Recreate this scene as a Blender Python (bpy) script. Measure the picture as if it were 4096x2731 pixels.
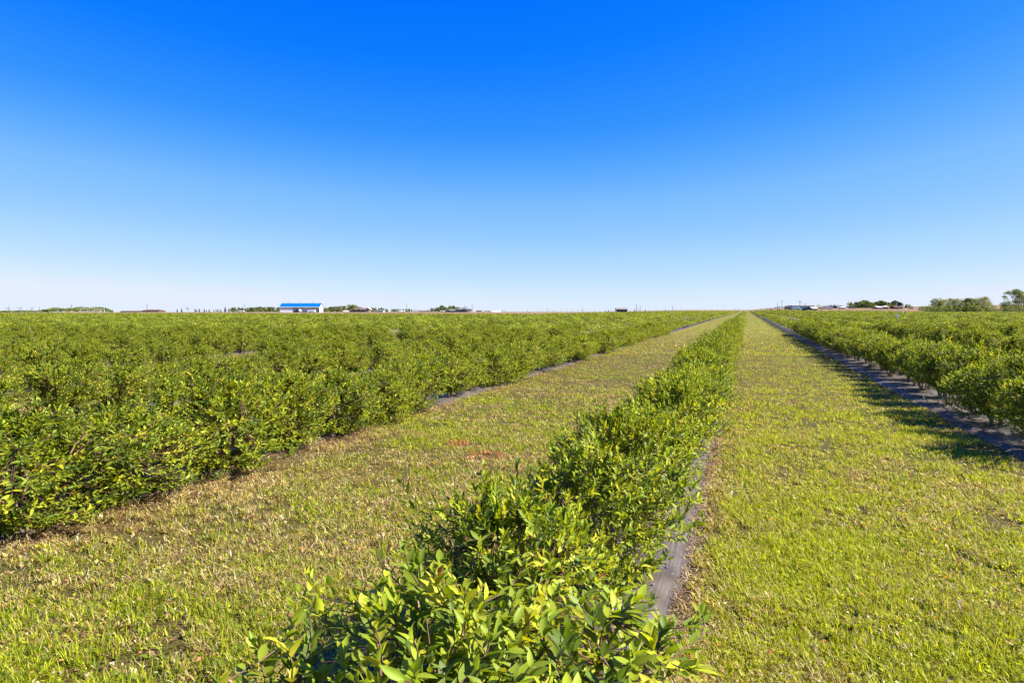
import bpy, math, random
import numpy as np
from mathutils import Vector

sc = bpy.context.scene
for o in list(bpy.data.objects):
    bpy.data.objects.remove(o, do_unlink=True)

# ------------------------------------------------------------------ camera
TH = math.radians(18.9)            # the camera looks this far left of the rows (rows run along +Y)
PITCH = math.radians(2.65)
CH = 1.6
FPX, CX, CY, HZ = 2731.0, 2048.0, 1365.5, 1239.0
cam_d = bpy.data.cameras.new('camera')
cam = bpy.data.objects.new('camera', cam_d)
sc.collection.objects.link(cam)
cam.location = (0, 0, CH)
cam.rotation_euler = (math.pi/2 - PITCH, 0, TH)
cam_d.sensor_width = 36
cam_d.lens = 36*FPX/4096
cam_d.clip_start = 0.05
cam_d.clip_end = 30000
sc.camera = cam

# ------------------------------------------------------------------ light
SUN_AZ = math.radians(80)          # clockwise from +Y
SUN_EL = math.radians(41)
world = bpy.data.worlds.new('World')
sc.world = world
world.use_nodes = True
nt = world.node_tree
nt.nodes.clear()
wo = nt.nodes.new('ShaderNodeOutputWorld')
bg = nt.nodes.new('ShaderNodeBackground')
sky = nt.nodes.new('ShaderNodeTexSky')
sky.sky_type = 'NISHITA'
sky.sun_disc = False
sky.sun_elevation = SUN_EL
sky.sun_rotation = SUN_AZ
sky.altitude = 600
sky.air_density = 1.0
sky.dust_density = 0.15
sky.ozone_density = 3.0
# the camera renders this sky far more saturated than the physical one: grade the Nishita sky by its own brightness
EXPO = 1.6
sep = nt.nodes.new('ShaderNodeSeparateColor')
mr = nt.nodes.new('ShaderNodeMath'); mr.operation = 'MULTIPLY'; mr.inputs[1].default_value = 1/7.0
rp = nt.nodes.new('ShaderNodeValToRGB')
stops = [(.14, (0, .155, 1.0)), (.178, (.004, .205, 1.0)), (.235, (.035, .30, 1.0)), (.29, (.11, .41, 1.0)), (.345, (.2, .51, 1.0)), (.57, (.42, .70, 1.0)), (.85, (.66, .83, 1.0)), (1.0, (.78, .86, 1.0))]
e = rp.color_ramp.elements
while len(e) < len(stops): e.new(.5)
for el, (p_, c_) in zip(e, stops): el.position = p_; el.color = (*c_, 1)
gain = nt.nodes.new('ShaderNodeVectorMath'); gain.operation = 'SCALE'; gain.inputs['Scale'].default_value = 1/(.12*2**EXPO)
nt.links.new(sky.outputs[0], sep.inputs[0])
nt.links.new(sep.outputs[0], mr.inputs[0])
nt.links.new(mr.outputs[0], rp.inputs['Fac'])
nt.links.new(rp.outputs['Color'], gain.inputs[0])
nt.links.new(gain.outputs[0], bg.inputs['Color'])
bg.inputs['Strength'].default_value = 0.12
nt.links.new(bg.outputs[0], wo.inputs['Surface'])

sun_d = bpy.data.lights.new('sun', 'SUN')
sun = bpy.data.objects.new('sun', sun_d)
sc.collection.objects.link(sun)
sun_d.energy = 5.0
sun_d.angle = math.radians(0.5)
sun_d.color = (1.0, 0.94, 0.82)
sv = Vector((math.cos(SUN_EL)*math.sin(SUN_AZ), math.cos(SUN_EL)*math.cos(SUN_AZ), math.sin(SUN_EL)))
sun.rotation_euler = sv.to_track_quat('Z', 'Y').to_euler()
sun.location = (20, 10, 30)

sc.view_settings.view_transform = 'Standard'
sc.view_settings.look = 'None'
sc.view_settings.exposure = EXPO
sc.view_settings.gamma = 1.0
sc.render.engine = 'CYCLES'
sc.cycles.max_bounces = 6
sc.cycles.diffuse_bounces = 3
sc.cycles.transmission_bounces = 4
sc.cycles.transparent_max_bounces = 4

# ------------------------------------------------------------------ frame helpers
CT, ST = math.cos(TH), math.sin(TH)
def fr(xc, z):                       # camera-aligned ground frame -> world XY
    return (-ST*z + CT*xc, CT*z + ST*xc)
def to_cam(X, Y):                    # world XY -> (xc, z)
    return CT*X + ST*Y, -ST*X + CT*Y
def smooth(a, b, x):
    t = np.clip((x-a)/(b-a), 0, 1)
    return t*t*(3-2*t)
GT = [0, 330, 360, 395, 420, 490, 700, 1100, 3000, 9000]
GV = [0, 0, .1, .5, 1.25, 2.1, 3.4, 4.3, 4.6, 4.6]
def ground_z(X, Y):
    X = np.asarray(X, float); Y = np.asarray(Y, float)
    r = np.hypot(X, Y)
    right = np.interp(Y, GT, GV)*smooth(4, 34, X)
    right = right + 4.0*smooth(600, 900, Y)*smooth(190, 330, X)
    ratio = X/np.maximum(Y, 1)
    wl = 1-smooth(-.24, -.06, ratio)
    wl = np.where(Y < 0, 1, wl)
    left = -.0029*np.maximum(r-560, 0)*wl
    und = .035*np.sin(X*.11+1.3)*np.sin(Y*.06+.4)*smooth(12, 60, r)
    return right + left + und
def gz(X, Y): return float(ground_z(X, Y))
def at(px, z):                       # where the photo column px stands at depth z
    x, y = fr((px-CX)/FPX*z, z)
    return x, y, gz(x, y)

rng = np.random.default_rng(7)
random.seed(7)

# ------------------------------------------------------------------ object helpers
COL = sc.collection
def tag(o, label=None, cat=None, group=None, kind=None):
    if label: o['label'] = label
    if cat: o['category'] = cat
    if group: o['group'] = group
    if kind: o['kind'] = kind
    return o
def empty(name, loc=(0, 0, 0), rz=0, label=None, cat=None, group=None):
    o = bpy.data.objects.new(name, None)
    o.empty_display_size = .2
    o.location = loc; o.rotation_euler = (0, 0, rz)
    COL.objects.link(o)
    return tag(o, label, cat, group)
def mesh_np(name, V, F, mat, col=None, smooth_=False):
    """V (n,3); F list of (m,k) index arrays"""
    me = bpy.data.meshes.new(name)
    V = np.asarray(V, np.float32)
    if not isinstance(F, (list, tuple)): F = [F]
    F = [np.asarray(f, np.int32) for f in F if len(f)]
    loops = np.concatenate([f.ravel() for f in F])
    tot = np.concatenate([np.full(len(f), f.shape[1], np.int32) for f in F])
    st = np.concatenate([[0], np.cumsum(tot)[:-1]]).astype(np.int32)
    me.vertices.add(len(V)); me.vertices.foreach_set('co', V.ravel())
    me.loops.add(len(loops)); me.loops.foreach_set('vertex_index', loops)
    me.polygons.add(len(tot))
    me.polygons.foreach_set('loop_start', st)
    me.polygons.foreach_set('loop_total', tot)
    if smooth_: me.polygons.foreach_set('use_smooth', np.ones(len(tot), bool))
    if col is not None:
        a = me.color_attributes.new('Col', 'FLOAT_COLOR', 'POINT')
        c = np.ones((len(V), 4), np.float32); c[:, :3] = col
        a.data.foreach_set('color', c.ravel())
    me.update(calc_edges=True)
    me.validate()
    if mat is not None: me.materials.append(mat)
    return me
def ob(name, me, parent=None, loc=None):
    o = bpy.data.objects.new(name, me)
    COL.objects.link(o)
    if parent is not None: o.parent = parent
    if loc is not None: o.location = loc
    return o

class MB:
    """collects simple solids into one mesh"""
    def __init__(s): s.v = []; s.f = []
    def box(s, x0, x1, y0, y1, z0, z1):
        n = len(s.v)
        s.v += [(x0,y0,z0),(x1,y0,z0),(x1,y1,z0),(x0,y1,z0),(x0,y0,z1),(x1,y0,z1),(x1,y1,z1),(x0,y1,z1)]
        s.f += [tuple(n+i for i in q) for q in ((3,2,1,0),(4,5,6,7),(0,1,5,4),(1,2,6,5),(2,3,7,6),(3,0,4,7))]
        return s
    def poly(s, pts, faces):
        n = len(s.v); s.v += [tuple(p) for p in pts]
        s.f += [tuple(n+i for i in q) for q in faces]; return s
    def prism(s, prof, y0, y1):
        """closed profile of (x,z) extruded along y"""
        k = len(prof)
        pts = [(x, y0, z) for x, z in prof]+[(x, y1, z) for x, z in prof]
        fs = [tuple(range(k)), tuple(range(2*k-1, k-1, -1))]
        fs += [(i, i+k, (i+1) % k+k, (i+1) % k) for i in range(k)]
        return s.poly(pts, fs)
    def prismx(s, prof, x0, x1):
        k = len(prof)
        pts = [(x0, y, z) for y, z in prof]+[(x1, y, z) for y, z in prof]
        fs = [tuple(range(k-1, -1, -1)), tuple(range(k, 2*k))]
        fs += [(i, (i+1) % k, (i+1) % k+k, i+k) for i in range(k)]
        return s.poly(pts, fs)
    def tube(s, p, q, r0, r1=None, n=8):
        r1 = r0 if r1 is None else r1
        p = Vector(p); q = Vector(q); d = (q-p).normalized()
        a = d.orthogonal().normalized(); b = d.cross(a)
        pts = []
        for c, r in ((p, r0), (q, r1)):
            for i in range(n):
                t = 2*math.pi*i/n
                pts.append(c+a*math.cos(t)*r+b*math.sin(t)*r)
        fs = [tuple(range(n-1, -1, -1)), tuple(range(n, 2*n))]
        fs += [(i, (i+1) % n, (i+1) % n+n, i+n) for i in range(n)]
        return s.poly(pts, fs)
    def ball(s, c, r, n=10, m=7, sq=(1, 1, 1)):
        pts = []; 
        for j in range(m+1):
            ph = math.pi*j/m
            for i in range(n):
                t = 2*math.pi*i/n
                pts.append((c[0]+r*sq[0]*math.sin(ph)*math.cos(t), c[1]+r*sq[1]*math.sin(ph)*math.sin(t), c[2]-r*sq[2]*math.cos(ph)))
        fs = []
        for j in range(m):
            for i in range(n):
                fs.append((j*n+i, j*n+(i+1) % n, (j+1)*n+(i+1) % n, (j+1)*n+i))
        return s.poly(pts, fs)
    def build(s, name, mat, parent=None, bevel=0):
        me = bpy.data.meshes.new(name)
        me.from_pydata(s.v, [], s.f); me.validate(); me.materials.append(mat)
        o = ob(name, me, parent)
        if bevel:
            b = o.modifiers.new('bevel', 'BEVEL'); b.width = bevel; b.segments = 2
        return o

# ------------------------------------------------------------------ materials
def mat_plain(name, c, rough=.7, var=.15, scale=3.0, metal=0, bump=0, c2=None, spec=.4):
    m = bpy.data.materials.new(name); m.use_nodes = True
    n = m.node_tree; p = n.nodes['Principled BSDF']
    tc = n.nodes.new('ShaderNodeTexCoord')
    nz = n.nodes.new('ShaderNodeTexNoise'); nz.inputs['Scale'].default_value = scale; nz.inputs['Detail'].default_value = 5
    rp = n.nodes.new('ShaderNodeValToRGB')
    c2 = c2 or tuple(x*(1-var) for x in c)
    c1 = tuple(min(1, x*(1+var*.6)) for x in c)
    rp.color_ramp.elements[0].position = .3; rp.color_ramp.elements[1].position = .7
    rp.color_ramp.elements[0].color = (*c2, 1); rp.color_ramp.elements[1].color = (*c1, 1)
    n.links.new(tc.outputs['Object'], nz.inputs['Vector'])
    n.links.new(nz.outputs['Fac'], rp.inputs['Fac'])
    n.links.new(rp.outputs['Color'], p.inputs['Base Color'])
    p.inputs['Roughness'].default_value = rough
    p.inputs['Metallic'].default_value = metal
    p.inputs['Specular IOR Level'].default_value = spec
    if bump:
        b = n.nodes.new('ShaderNodeBump'); b.inputs['Strength'].default_value = bump
        n.links.new(nz.outputs['Fac'], b.inputs['Height']); n.links.new(b.outputs[0], p.inputs['Normal'])
    return m
def mat_leaf(name, rough=.45, trans=.35, tmul=(1.25, 1.15, .5), spec=.45, vein=False):
    m = bpy.data.materials.new(name); m.use_nodes = True
    n = m.node_tree; p = n.nodes['Principled BSDF']; out = n.nodes['Material Output']
    at_ = n.nodes.new('ShaderNodeAttribute'); at_.attribute_name = 'Col'
    n.links.new(at_.outputs['Color'], p.inputs['Base Color'])
    p.inputs['Roughness'].default_value = rough
    p.inputs['Specular IOR Level'].default_value = spec
    if trans > 0:
        t = n.nodes.new('ShaderNodeBsdfTranslucent')
        mx = n.nodes.new('ShaderNodeMix'); mx.data_type = 'RGBA'; mx.blend_type = 'MULTIPLY'
        mx.inputs[0].default_value = 1
        n.links.new(at_.outputs['Color'], mx.inputs[6]); mx.inputs[7].default_value = (*[2*v for v in tmul], 1)
        n.links.new(mx.outputs[2], t.inputs['Color'])
        ms = n.nodes.new('ShaderNodeMixShader'); ms.inputs[0].default_value = trans
        n.links.new(p.outputs[0], ms.inputs[1]); n.links.new(t.outputs[0], ms.inputs[2])
        n.links.new(ms.outputs[0], out.inputs['Surface'])
    return m
M = {}
M['leaf'] = mat_leaf('bush_leaf', .5, .27, (1.25, 1.15, .35), spec=.2)
M['treeleaf'] = mat_leaf('tree_leaf', .6, .25, spec=.3)
M['grass'] = mat_leaf('grass_blade', .55, .3, spec=.2)
M['stem'] = mat_plain('bush_stem', (.26, .15, .1), .75, .35, 30, bump=.3)
M['twig'] = mat_plain('young_twig', (.11, .05, .033), .55, .3, 30)
M['trunk'] = mat_plain('tree_bark', (.16, .13, .1), .85, .4, 4)
M['birch'] = mat_plain('pale_bark', (.42, .4, .36), .8, .4, 5)
M['berry'] = mat_plain('berry_skin', (.12, .15, .33), .6, .4, 60)
M['straw'] = mat_leaf('straw_blade', .6, .2, (1, .95, .7))

# ------------------------------------------------------------------ ground sheet
def ground_material():
    m = bpy.data.materials.new('ground'); m.use_nodes = True
    n = m.node_tree; p = n.nodes['Principled BSDF']; L = n.links
    tc = n.nodes.new('ShaderNodeTexCoord')
    def noise(scale, det=6, rough=.6, vec=None):
        z = n.nodes.new('ShaderNodeTexNoise'); z.inputs['Scale'].default_value = scale
        z.inputs['Detail'].default_value = det; z.inputs['Roughness'].default_value = rough
        L.new(vec or tc.outputs['Object'], z.inputs['Vector']); return z.outputs['Fac']
    def ramp(fac, stops):
        r = n.nodes.new('ShaderNodeValToRGB'); e = r.color_ramp.elements
        while len(e) < len(stops): e.new(.5)
        for el, (pos, c) in zip(e, stops): el.position = pos; el.color = (*c, 1)
        L.new(fac, r.inputs['Fac']); return r.outputs['Color']
    def mix(f, a, b, mode='MIX'):
        x = n.nodes.new('ShaderNodeMix'); x.data_type = 'RGBA'; x.blend_type = mode
        if isinstance(f, float): x.inputs[0].default_value = f
        else: L.new(f, x.inputs[0])
        L.new(a, x.inputs[6]); L.new(b, x.inputs[7]); return x.outputs[2]
    fine = ramp(noise(55, 8, .7), [(.32, (.02, .013, .008)), (.5, (.06, .05, .018)), (.62, (.13, .11, .035)), (.78, (.26, .19, .09))])  # dark soil tones also carry the shade between grass blades
    patch = ramp(noise(.9, 4), [(.35, (.9, 1.06, .75)), (.6, (1.2, 1.0, .9))])
    turf = mix(1.0, fine, patch, 'MULTIPLY')
    # turf far away
    mp = n.nodes.new('ShaderNodeMapping'); mp.inputs['Scale'].default_value = (1.2, .18, 1)
    L.new(tc.outputs['Object'], mp.inputs['Vector'])
    farc = ramp(noise(1.0, 8, .7, mp.outputs[0]), [(.3, (.085, .10, .012)), (.5, (.135, .13, .02)), (.7, (.19, .125, .04))])
    att = n.nodes.new('ShaderNodeAttribute'); att.attribute_name = 'Zone'
    sep = n.nodes.new('ShaderNodeSeparateColor'); L.new(att.outputs['Color'], sep.inputs[0])
    near = mix(sep.outputs[0], turf, farc)
    mp2 = n.nodes.new('ShaderNodeMapping'); mp2.inputs['Scale'].default_value = (.02, .004, 1)
    L.new(tc.outputs['Object'], mp2.inputs['Vector'])
    crop = ramp(noise(1.0, 5, .6, mp2.outputs[0]), [(.35, (.15, .095, .05)), (.5, (.2, .13, .07)), (.65, (.17, .13, .065))])
    L.new(mix(sep.outputs[1], near, crop), p.inputs['Base Color'])
    p.inputs['Roughness'].default_value = .95; p.inputs['Specular IOR Level'].default_value = .1
    b = n.nodes.new('ShaderNodeBump'); b.inputs['Strength'].default_value = .6; b.inputs['Distance'].default_value = .02
    L.new(noise(60, 6, .7), b.inputs['Height']); L.new(b.outputs[0], p.inputs['Normal'])
    return m
def build_ground():
    rad = np.concatenate([np.arange(1, 20, 1.0), np.arange(20, 120, 4), np.arange(120, 760, 7), np.geomspace(760, 9000, 40)])
    na = 288
    ang = np.linspace(0, 2*np.pi, na, endpoint=False)
    R, A = np.meshgrid(rad, ang, indexing='ij')
    X = R*np.sin(A); Y = R*np.cos(A)
    V = np.concatenate([[[0, 0, 0]], np.stack([X, Y, ground_z(X, Y)], -1).reshape(-1, 3)])
    V[0, 2] = gz(0, 0)
    i = np.arange(len(rad)-1)[:, None]*na; j = np.arange(na)[None]; j2 = (j+1) % na
    q = np.stack([1+i+j, 1+i+j2, 1+i+na+j2, 1+i+na+j], -1).reshape(-1, 4)
    tri = np.stack([np.zeros(na, int), 1+j2[0], 1+j[0]], -1)
    me = mesh_np('ground', V, [q[:, ::-1], tri], ground_material())
    a = me.color_attributes.new('Zone', 'FLOAT_COLOR', 'POINT')
    r = np.hypot(V[:, 0], V[:, 1]); c = np.ones((len(V), 4), np.float32)
    c[:, 0] = smooth(18, 60, r)
    x, y = V[:, 0], V[:, 1]
    inside = np.where(x < -52, y < 158, np.where(x < 22, y < 606, y < row_end_right(x)+3))
    c[:, 1] = np.where(inside, 0, 1); c[:, 2] = 0
    a.data.foreach_set('color', c.ravel())
    o = ob('ground', me); tag(o, kind='structure')
def row_end_right(x):
    return np.interp(x, [4, 12, 36, 60, 90, 200], [602, 560, 396, 396, 345, 330])
build_ground()

# ------------------------------------------------------------------ rows
X0, S, PITCHB = -.88, 4.24, 1.02
def row_x(k): return X0+S*k
FAB = {0: (-1.47, -.32), 1: (2.78, 3.98), -1: (-5.72, -4.84)}

def fabric_material():
    m = bpy.data.materials.new('woven_fabric'); m.use_nodes = True
    n = m.node_tree; p = n.nodes['Principled BSDF']; L = n.links
    tc = n.nodes.new('ShaderNodeTexCoord')
    mp = n.nodes.new('ShaderNodeMapping'); mp.inputs['Scale'].default_value = (60, 2.5, 1)
    L.new(tc.outputs['Object'], mp.inputs['Vector'])
    nz = n.nodes.new('ShaderNodeTexNoise'); nz.inputs['Scale'].default_value = 1; nz.inputs['Detail'].default_value = 3
    L.new(mp.outputs[0], nz.inputs['Vector'])
    n2 = n.nodes.new('ShaderNodeTexNoise'); n2.inputs['Scale'].default_value = 5; n2.inputs['Detail'].default_value = 6
    L.new(tc.outputs['Object'], n2.inputs['Vector'])
    r = n.nodes.new('ShaderNodeValToRGB'); e = r.color_ramp.elements
    e[0].position = .3; e[0].color = (.06, .05, .042, 1); e[1].position = .7; e[1].color = (.125, .104, .09, 1)
    L.new(nz.outputs['Fac'], r.inputs['Fac'])
    r2 = n.nodes.new('ShaderNodeValToRGB'); e = r2.color_ramp.elements
    e[0].position = .32; e[0].color = (.7, .66, .62, 1); e[1].position = .62; e[1].color = (1.15, 1.15, 1.2, 1)
    L.new(n2.outputs['Fac'], r2.inputs['Fac'])
    mx = n.nodes.new('ShaderNodeMix'); mx.data_type = 'RGBA'; mx.blend_type = 'MULTIPLY'; mx.inputs[0].default_value = 1
    L.new(r.outputs[0], mx.inputs[6]); L.new(r2.outputs[0], mx.inputs[7]); L.new(mx.outputs[2], p.inputs['Base Color'])
    p.inputs['Roughness'].default_value = .55; p.inputs['Specular IOR Level'].default_value = .3
    b = n.nodes.new('ShaderNodeBump'); b.inputs['Strength'].default_value = .35; b.inputs['Distance'].default_value = .004
    L.new(nz.outputs['Fac'], b.inputs['Height']); L.new(b.outputs[0], p.inputs['Normal'])
    return m
M['fabric'] = fabric_material()
ORD = ['zeroth', 'first', 'second', 'third', 'fourth', 'fifth', 'sixth', 'seventh', 'eighth', 'ninth', 'tenth']
def row_words(k):
    if k == 0: return 'middle row'
    return '%s row %s of the middle row' % (ORD[abs(k)], 'left' if k < 0 else 'right')
def fabric_strip(k, y0, y1):
    x0, x1 = FAB.get(k, (row_x(k)-.28, row_x(k)+.28))
    ys = np.concatenate([np.arange(y0, min(y1, 30), .12), np.arange(30, y1, 1.5)]) if y1 > 30 else np.arange(y0, y1, .12)
    nx = 12
    g = np.random.default_rng(100+k)
    e0 = np.interp(np.arange(len(ys)), np.arange(0, len(ys)+9, 9), g.normal(0, .035, len(np.arange(0, len(ys)+9, 9))))
    e1 = np.interp(np.arange(len(ys)), np.arange(0, len(ys)+7, 7), g.normal(0, .035, len(np.arange(0, len(ys)+7, 7))))
    u = np.linspace(0, 1, nx)[None]
    X = (x0+e0)[:, None]*(1-u)+(x1+e1)[:, None]*u
    Y = np.repeat(ys[:, None], nx, 1)
    ph = g.uniform(0, 6, 6)
    wr = .012*(np.sin(X*9+Y*1.7+ph[0])+np.sin(Y*5.1+X*3+ph[1])*.8+np.sin(X*21+ph[2]+Y*.9)*.6)
    Z = ground_z(X, Y)+.026+wr*np.sin(np.pi*u)**.5
    Z[:, 0] -= .03; Z[:, -1] -= .03
    V = np.stack([X, Y, Z], -1).reshape(-1, 3)
    i = np.arange(len(ys)-1)[:, None]*nx; j = np.arange(nx-1)[None]
    q = np.stack([i+j, i+j+1, i+nx+j+1, i+nx+j], -1).reshape(-1, 4)
    o = ob('ground_fabric', mesh_np('ground_fabric', V, q, M['fabric'], smooth_=True))
    tag(o, 'strip of grey black woven weed fabric under the ' + row_words(k), 'weed fabric', 'weed fabric strips under the bush rows')
for k in range(-6, 7):
    fabric_strip(k, .2 if abs(k) < 2 else 1.0, 150 if k < -1 else 300)

# ------------------------------------------------------------------ bushes
def norm(a): return a/np.maximum(np.linalg.norm(a, axis=-1, keepdims=True), 1e-9)
def tubes(P, r0, r1, n=4):
    """P (N,K,3) polylines -> tapered tubes"""
    N, K, _ = P.shape
    T = norm(np.gradient(P, axis=1))
    ref = np.where(np.abs(T[..., 2:3]) > .9, np.array([1., 0, 0]), np.array([0, 0, 1.]))
    A = norm(np.cross(T, ref)); B = np.cross(T, A)
    u = np.linspace(0, 1, K)[None, :, None]
    R = (np.asarray(r0).reshape(-1, 1, 1)*(1-u)+np.asarray(r1).reshape(-1, 1, 1)*u)
    a = 2*np.pi*np.arange(n)/n
    V = P[:, :, None]+R[..., None, :]*(A[:, :, None]*np.cos(a)[:, None]+B[:, :, None]*np.sin(a)[:, None])
    base = (np.arange(N)[:, None, None]*K+np.arange(K-1)[None, :, None])*n
    j = np.arange(n)[None, None]; j2 = (j+1) % n
    F = np.stack([base+j, base+j2, base+n+j2, base+n+j], -1).reshape(-1, 4)
    return V.reshape(-1, 3), F
TEMPL = {}
def _templ():
    # near leaf : 5 stations, midrib + two edges, folded and arched
    us = np.array([0, .2, .45, .72, 1.0]); hw = np.array([.04, .7, 1., .72, .0])
    v = []; col = []
    for s in (0,): 
        for u, h in zip(us, hw): v.append((u, 0, 0)); col.append(1.12)
    for sgn in (-1, 1):
        for u, h in zip(us[1:4], hw[1:4]): v.append((u, sgn*h, 1)); col.append(1.0)
    v = np.array(v, float)
    f4 = [(1, 2, 6, 5), (2, 3, 7, 6), (1, 8, 9, 2), (2, 9, 10, 3)]
    f3 = [(0, 1, 5), (3, 4, 7), (0, 8, 1), (3, 10, 4)]
    TEMPL['near'] = (v, [np.array(f4), np.array(f3)], np.array(col))
    v = np.array([(0, 0, 0), (.33, -.9, 1), (.7, -.8, 1), (1, 0, 0), (.7, .8, 1), (.33, .9, 1)], float)
    TEMPL['mid'] = (v, [np.array([(0, 3, 2, 1), (0, 5, 4, 3)])], np.ones(6))
_templ()
def leaves(B, A, Nn, L, W, col, kind, g, droop=.22, fold=.35):
    v, fs, cm = TEMPL[kind]
    S_ = norm(np.cross(A, Nn)); Nn = np.cross(S_, A)
    n = len(B)
    u = v[:, 0][None]; s = v[:, 1][None]; w = v[:, 2][None]
    fo = (fold*g.uniform(.2, 1.8, n))[:, None]; dr = (droop*g.uniform(-.3, 1.6, n))[:, None]
    hw = (W/2)[:, None]
    P = B[:, None]+A[:, None]*(u*L[:, None])[..., None]+S_[:, None]*(s*hw*(1-.25*fo))[..., None] \
        + Nn[:, None]*(np.abs(s)*hw*fo-dr*L[:, None]*u**2)[..., None]
    k = v.shape[0]
    F = [(f[None]+(np.arange(n)*k)[:, None, None]).reshape(-1, f.shape[1]) for f in fs]
    C = (col[:, None]*cm[None, :, None]).reshape(-1, 3)
    return P.reshape(-1, 3), F, C
def merge(parts):
    Vs, Fs, Cs, n = [], {}, [], 0
    for V, F, C in parts:
        Vs.append(V); Cs.append(C)
        for f in (F if isinstance(F, list) else [F]):
            Fs.setdefault(f.shape[1], []).append(f+n)
        n += len(V)
    return np.concatenate(Vs), [np.concatenate(x) for x in Fs.values()], np.concatenate(Cs)
LEAFC = np.array([(.122, .165, .011), (.172, .212, .012), (.235, .262, .015), (.068, .104, .010), (.285, .276, .017)])
def make_bush(seed, R=.66, H=.92, zmin=.05, nshoot=360, nst=9, kind='mid', Lr=(.046, .07), Ry=None, yellow=.05, pairs=6, lumps=.2, sprig=.06):
    g = np.random.default_rng(seed)
    Ry = Ry or R
    zc = (H*.56+zmin*.44); bz = H-zc
    # tips spread through a lumpy crown whose outline swells and narrows with height
    h = np.where(g.random(nshoot) < .62, g.random(nshoot), 1-.38*g.random(nshoot)**1.3)
    azt = g.uniform(0, 2*np.pi, nshoot)
    prof = (1-np.abs(2*h-1)**2.7)**.5*(1 if zmin < .15 else (.5+.5*np.sqrt(h)))
    prof = prof*(1+lumps*(np.sin(2*azt+g.uniform(0, 6)+3*h)*.5+np.sin(3*azt+g.uniform(0, 6)-4*h)*.4+np.sin(5*azt+7*h+g.uniform(0, 6))*.35))
    rr = np.clip(g.random(nshoot)**.45, .12, 1)
    ztop = 1+lumps*.45*(np.sin(azt*2+g.uniform(0, 6))+np.sin(azt*3+rr*5+g.uniform(0, 6)))*rr
    pop = g.random(nshoot) < .1
    rr = np.where(pop, rr*(1+g.uniform(.02, .18, nshoot)), rr)
    zt = zmin+(H-zmin)*h*ztop+np.where(pop & (h > .7), g.uniform(.02, .11, nshoot), 0)
    tip = np.stack([np.cos(azt)*R*prof*rr, np.sin(azt)*Ry*prof*rr, zt], -1)
    tip[:, 2] *= (H-.03)/np.percentile(tip[:, 2], 96)
    tip[:, :2] *= (R-.02)/np.percentile(np.hypot(tip[:, 0], tip[:, 1]), 94)
    # main stems
    az = np.arange(nst)*2*np.pi/nst+g.normal(0, .3, nst); sp = g.uniform(.25, .95, nst)
    b0 = np.stack([np.cos(az)*.045, np.sin(az)*.045, np.full(nst, -.03)], -1)
    e0 = np.stack([np.cos(az)*sp*R*.8, np.sin(az)*sp*Ry*.8, zc+bz*np.sqrt(1-sp**2*.7)*.6], -1)
    c0 = np.stack([np.cos(az)*sp*R*.28, np.sin(az)*sp*R*.28, zc*.55+0*sp], -1)
    t = np.linspace(0, 1, 8)[None, :, None]
    st = (1-t)**2*b0[:, None]+2*t*(1-t)*c0[:, None]+t**2*e0[:, None]
    st[:, 1:] += g.normal(0, .009, st[:, 1:].shape)
    sv_, sf_ = tubes(st, g.uniform(.010, .017, nst), np.full(nst, .004), 6)
    # shoots
    cand = st[:, 2:].reshape(-1, 3)
    dist = np.linalg.norm((tip-np.array([0, 0, .12]))[:, None]-cand[None], axis=-1)
    root = cand[np.argmin(dist, 1)]
    ln = np.linalg.norm(tip-root, axis=1, keepdims=True)
    outd = norm(tip*np.array([1, 1, .3])-np.array([0, 0, zc*.3]))
    td = norm(outd*.5+np.array([0, 0, .85])+g.normal(0, .28, outd.shape))
    ctrl = tip-td*ln*.45
    t = np.linspace(0, 1, 6)[None, :, None]
    tw = (1-t)**2*root[:, None]+2*t*(1-t)*ctrl[:, None]+t**2*tip[:, None]
    tv, tf = tubes(tw, np.full(nshoot, .003 if kind == 'near' else .0026), np.full(nshoot, .0012), 4 if kind == 'near' else 3)
    # leaves along the outer part of every shoot
    B, A, Nn, Ls, Cc = [], [], [], [], []
    run = np.minimum(g.uniform(.15, .34, nshoot)*(pairs/7), ln[:, 0]*.95)
    base_c = LEAFC[g.choice(5, nshoot, p=[.3, .28, .16, .18, .08])]
    for i in range(pairs):
        f = i/(pairs-1.0)
        tt = (1-(1-f)*run/ln[:, 0])[:, None]
        tt = np.clip(tt+g.normal(0, .01, tt.shape), 0, 1)
        p = (1-tt)**2*root+2*tt*(1-tt)*ctrl+tt**2*tip
        tg = norm(2*(1-tt)*(ctrl-root)+2*tt*(tip-ctrl))
        side = norm(np.cross(tg, norm(g.normal(0, .35, tg.shape)+(np.array([0, 0, 1.]) if i % 2 else np.array([1., .6, 0])))))
        for s in (-1, 1):
            sp_ = .95-.45*f
            a = norm(side*s*sp_*.85+tg*(1.15-sp_+.25)+g.normal(0, .18, tg.shape)+np.array([0, 0, .12]))
            nn = norm(tg*.8+np.array([0, 0, .8])+g.normal(0, .25, tg.shape))
            keep = g.random(nshoot) < .93
            B.append(p[keep]); A.append(a[keep]); Nn.append(nn[keep])
            l = g.uniform(*Lr, nshoot)*g.uniform(.62, 1.08, nshoot)*(1-.42*abs(f-.45)**1.2*1.6)
            Ls.append(l[keep])
            c = base_c*(g.uniform(.72, 1.3, (nshoot, 1)))*(1+.18*f)
            yl = g.random(nshoot) < yellow
            c = np.where(yl[:, None], np.array([.22, .225, .02])*g.uniform(.7, 1.2, (nshoot, 1)), c)
            br = g.random(nshoot) < .003
            c = np.where(br[:, None], np.array([.25, .1, .04]), c)
            Cc.append(c[keep])
    B, A, Nn, Ls, Cc = map(np.concatenate, (B, A, Nn, Ls, Cc))
    B[:, 2] = np.maximum(B[:, 2], .035)
    W = Ls*g.uniform(.33, .47, len(Ls))
    lv, lf, lc = leaves(B, A, Nn, Ls, W, Cc, kind, g)
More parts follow.
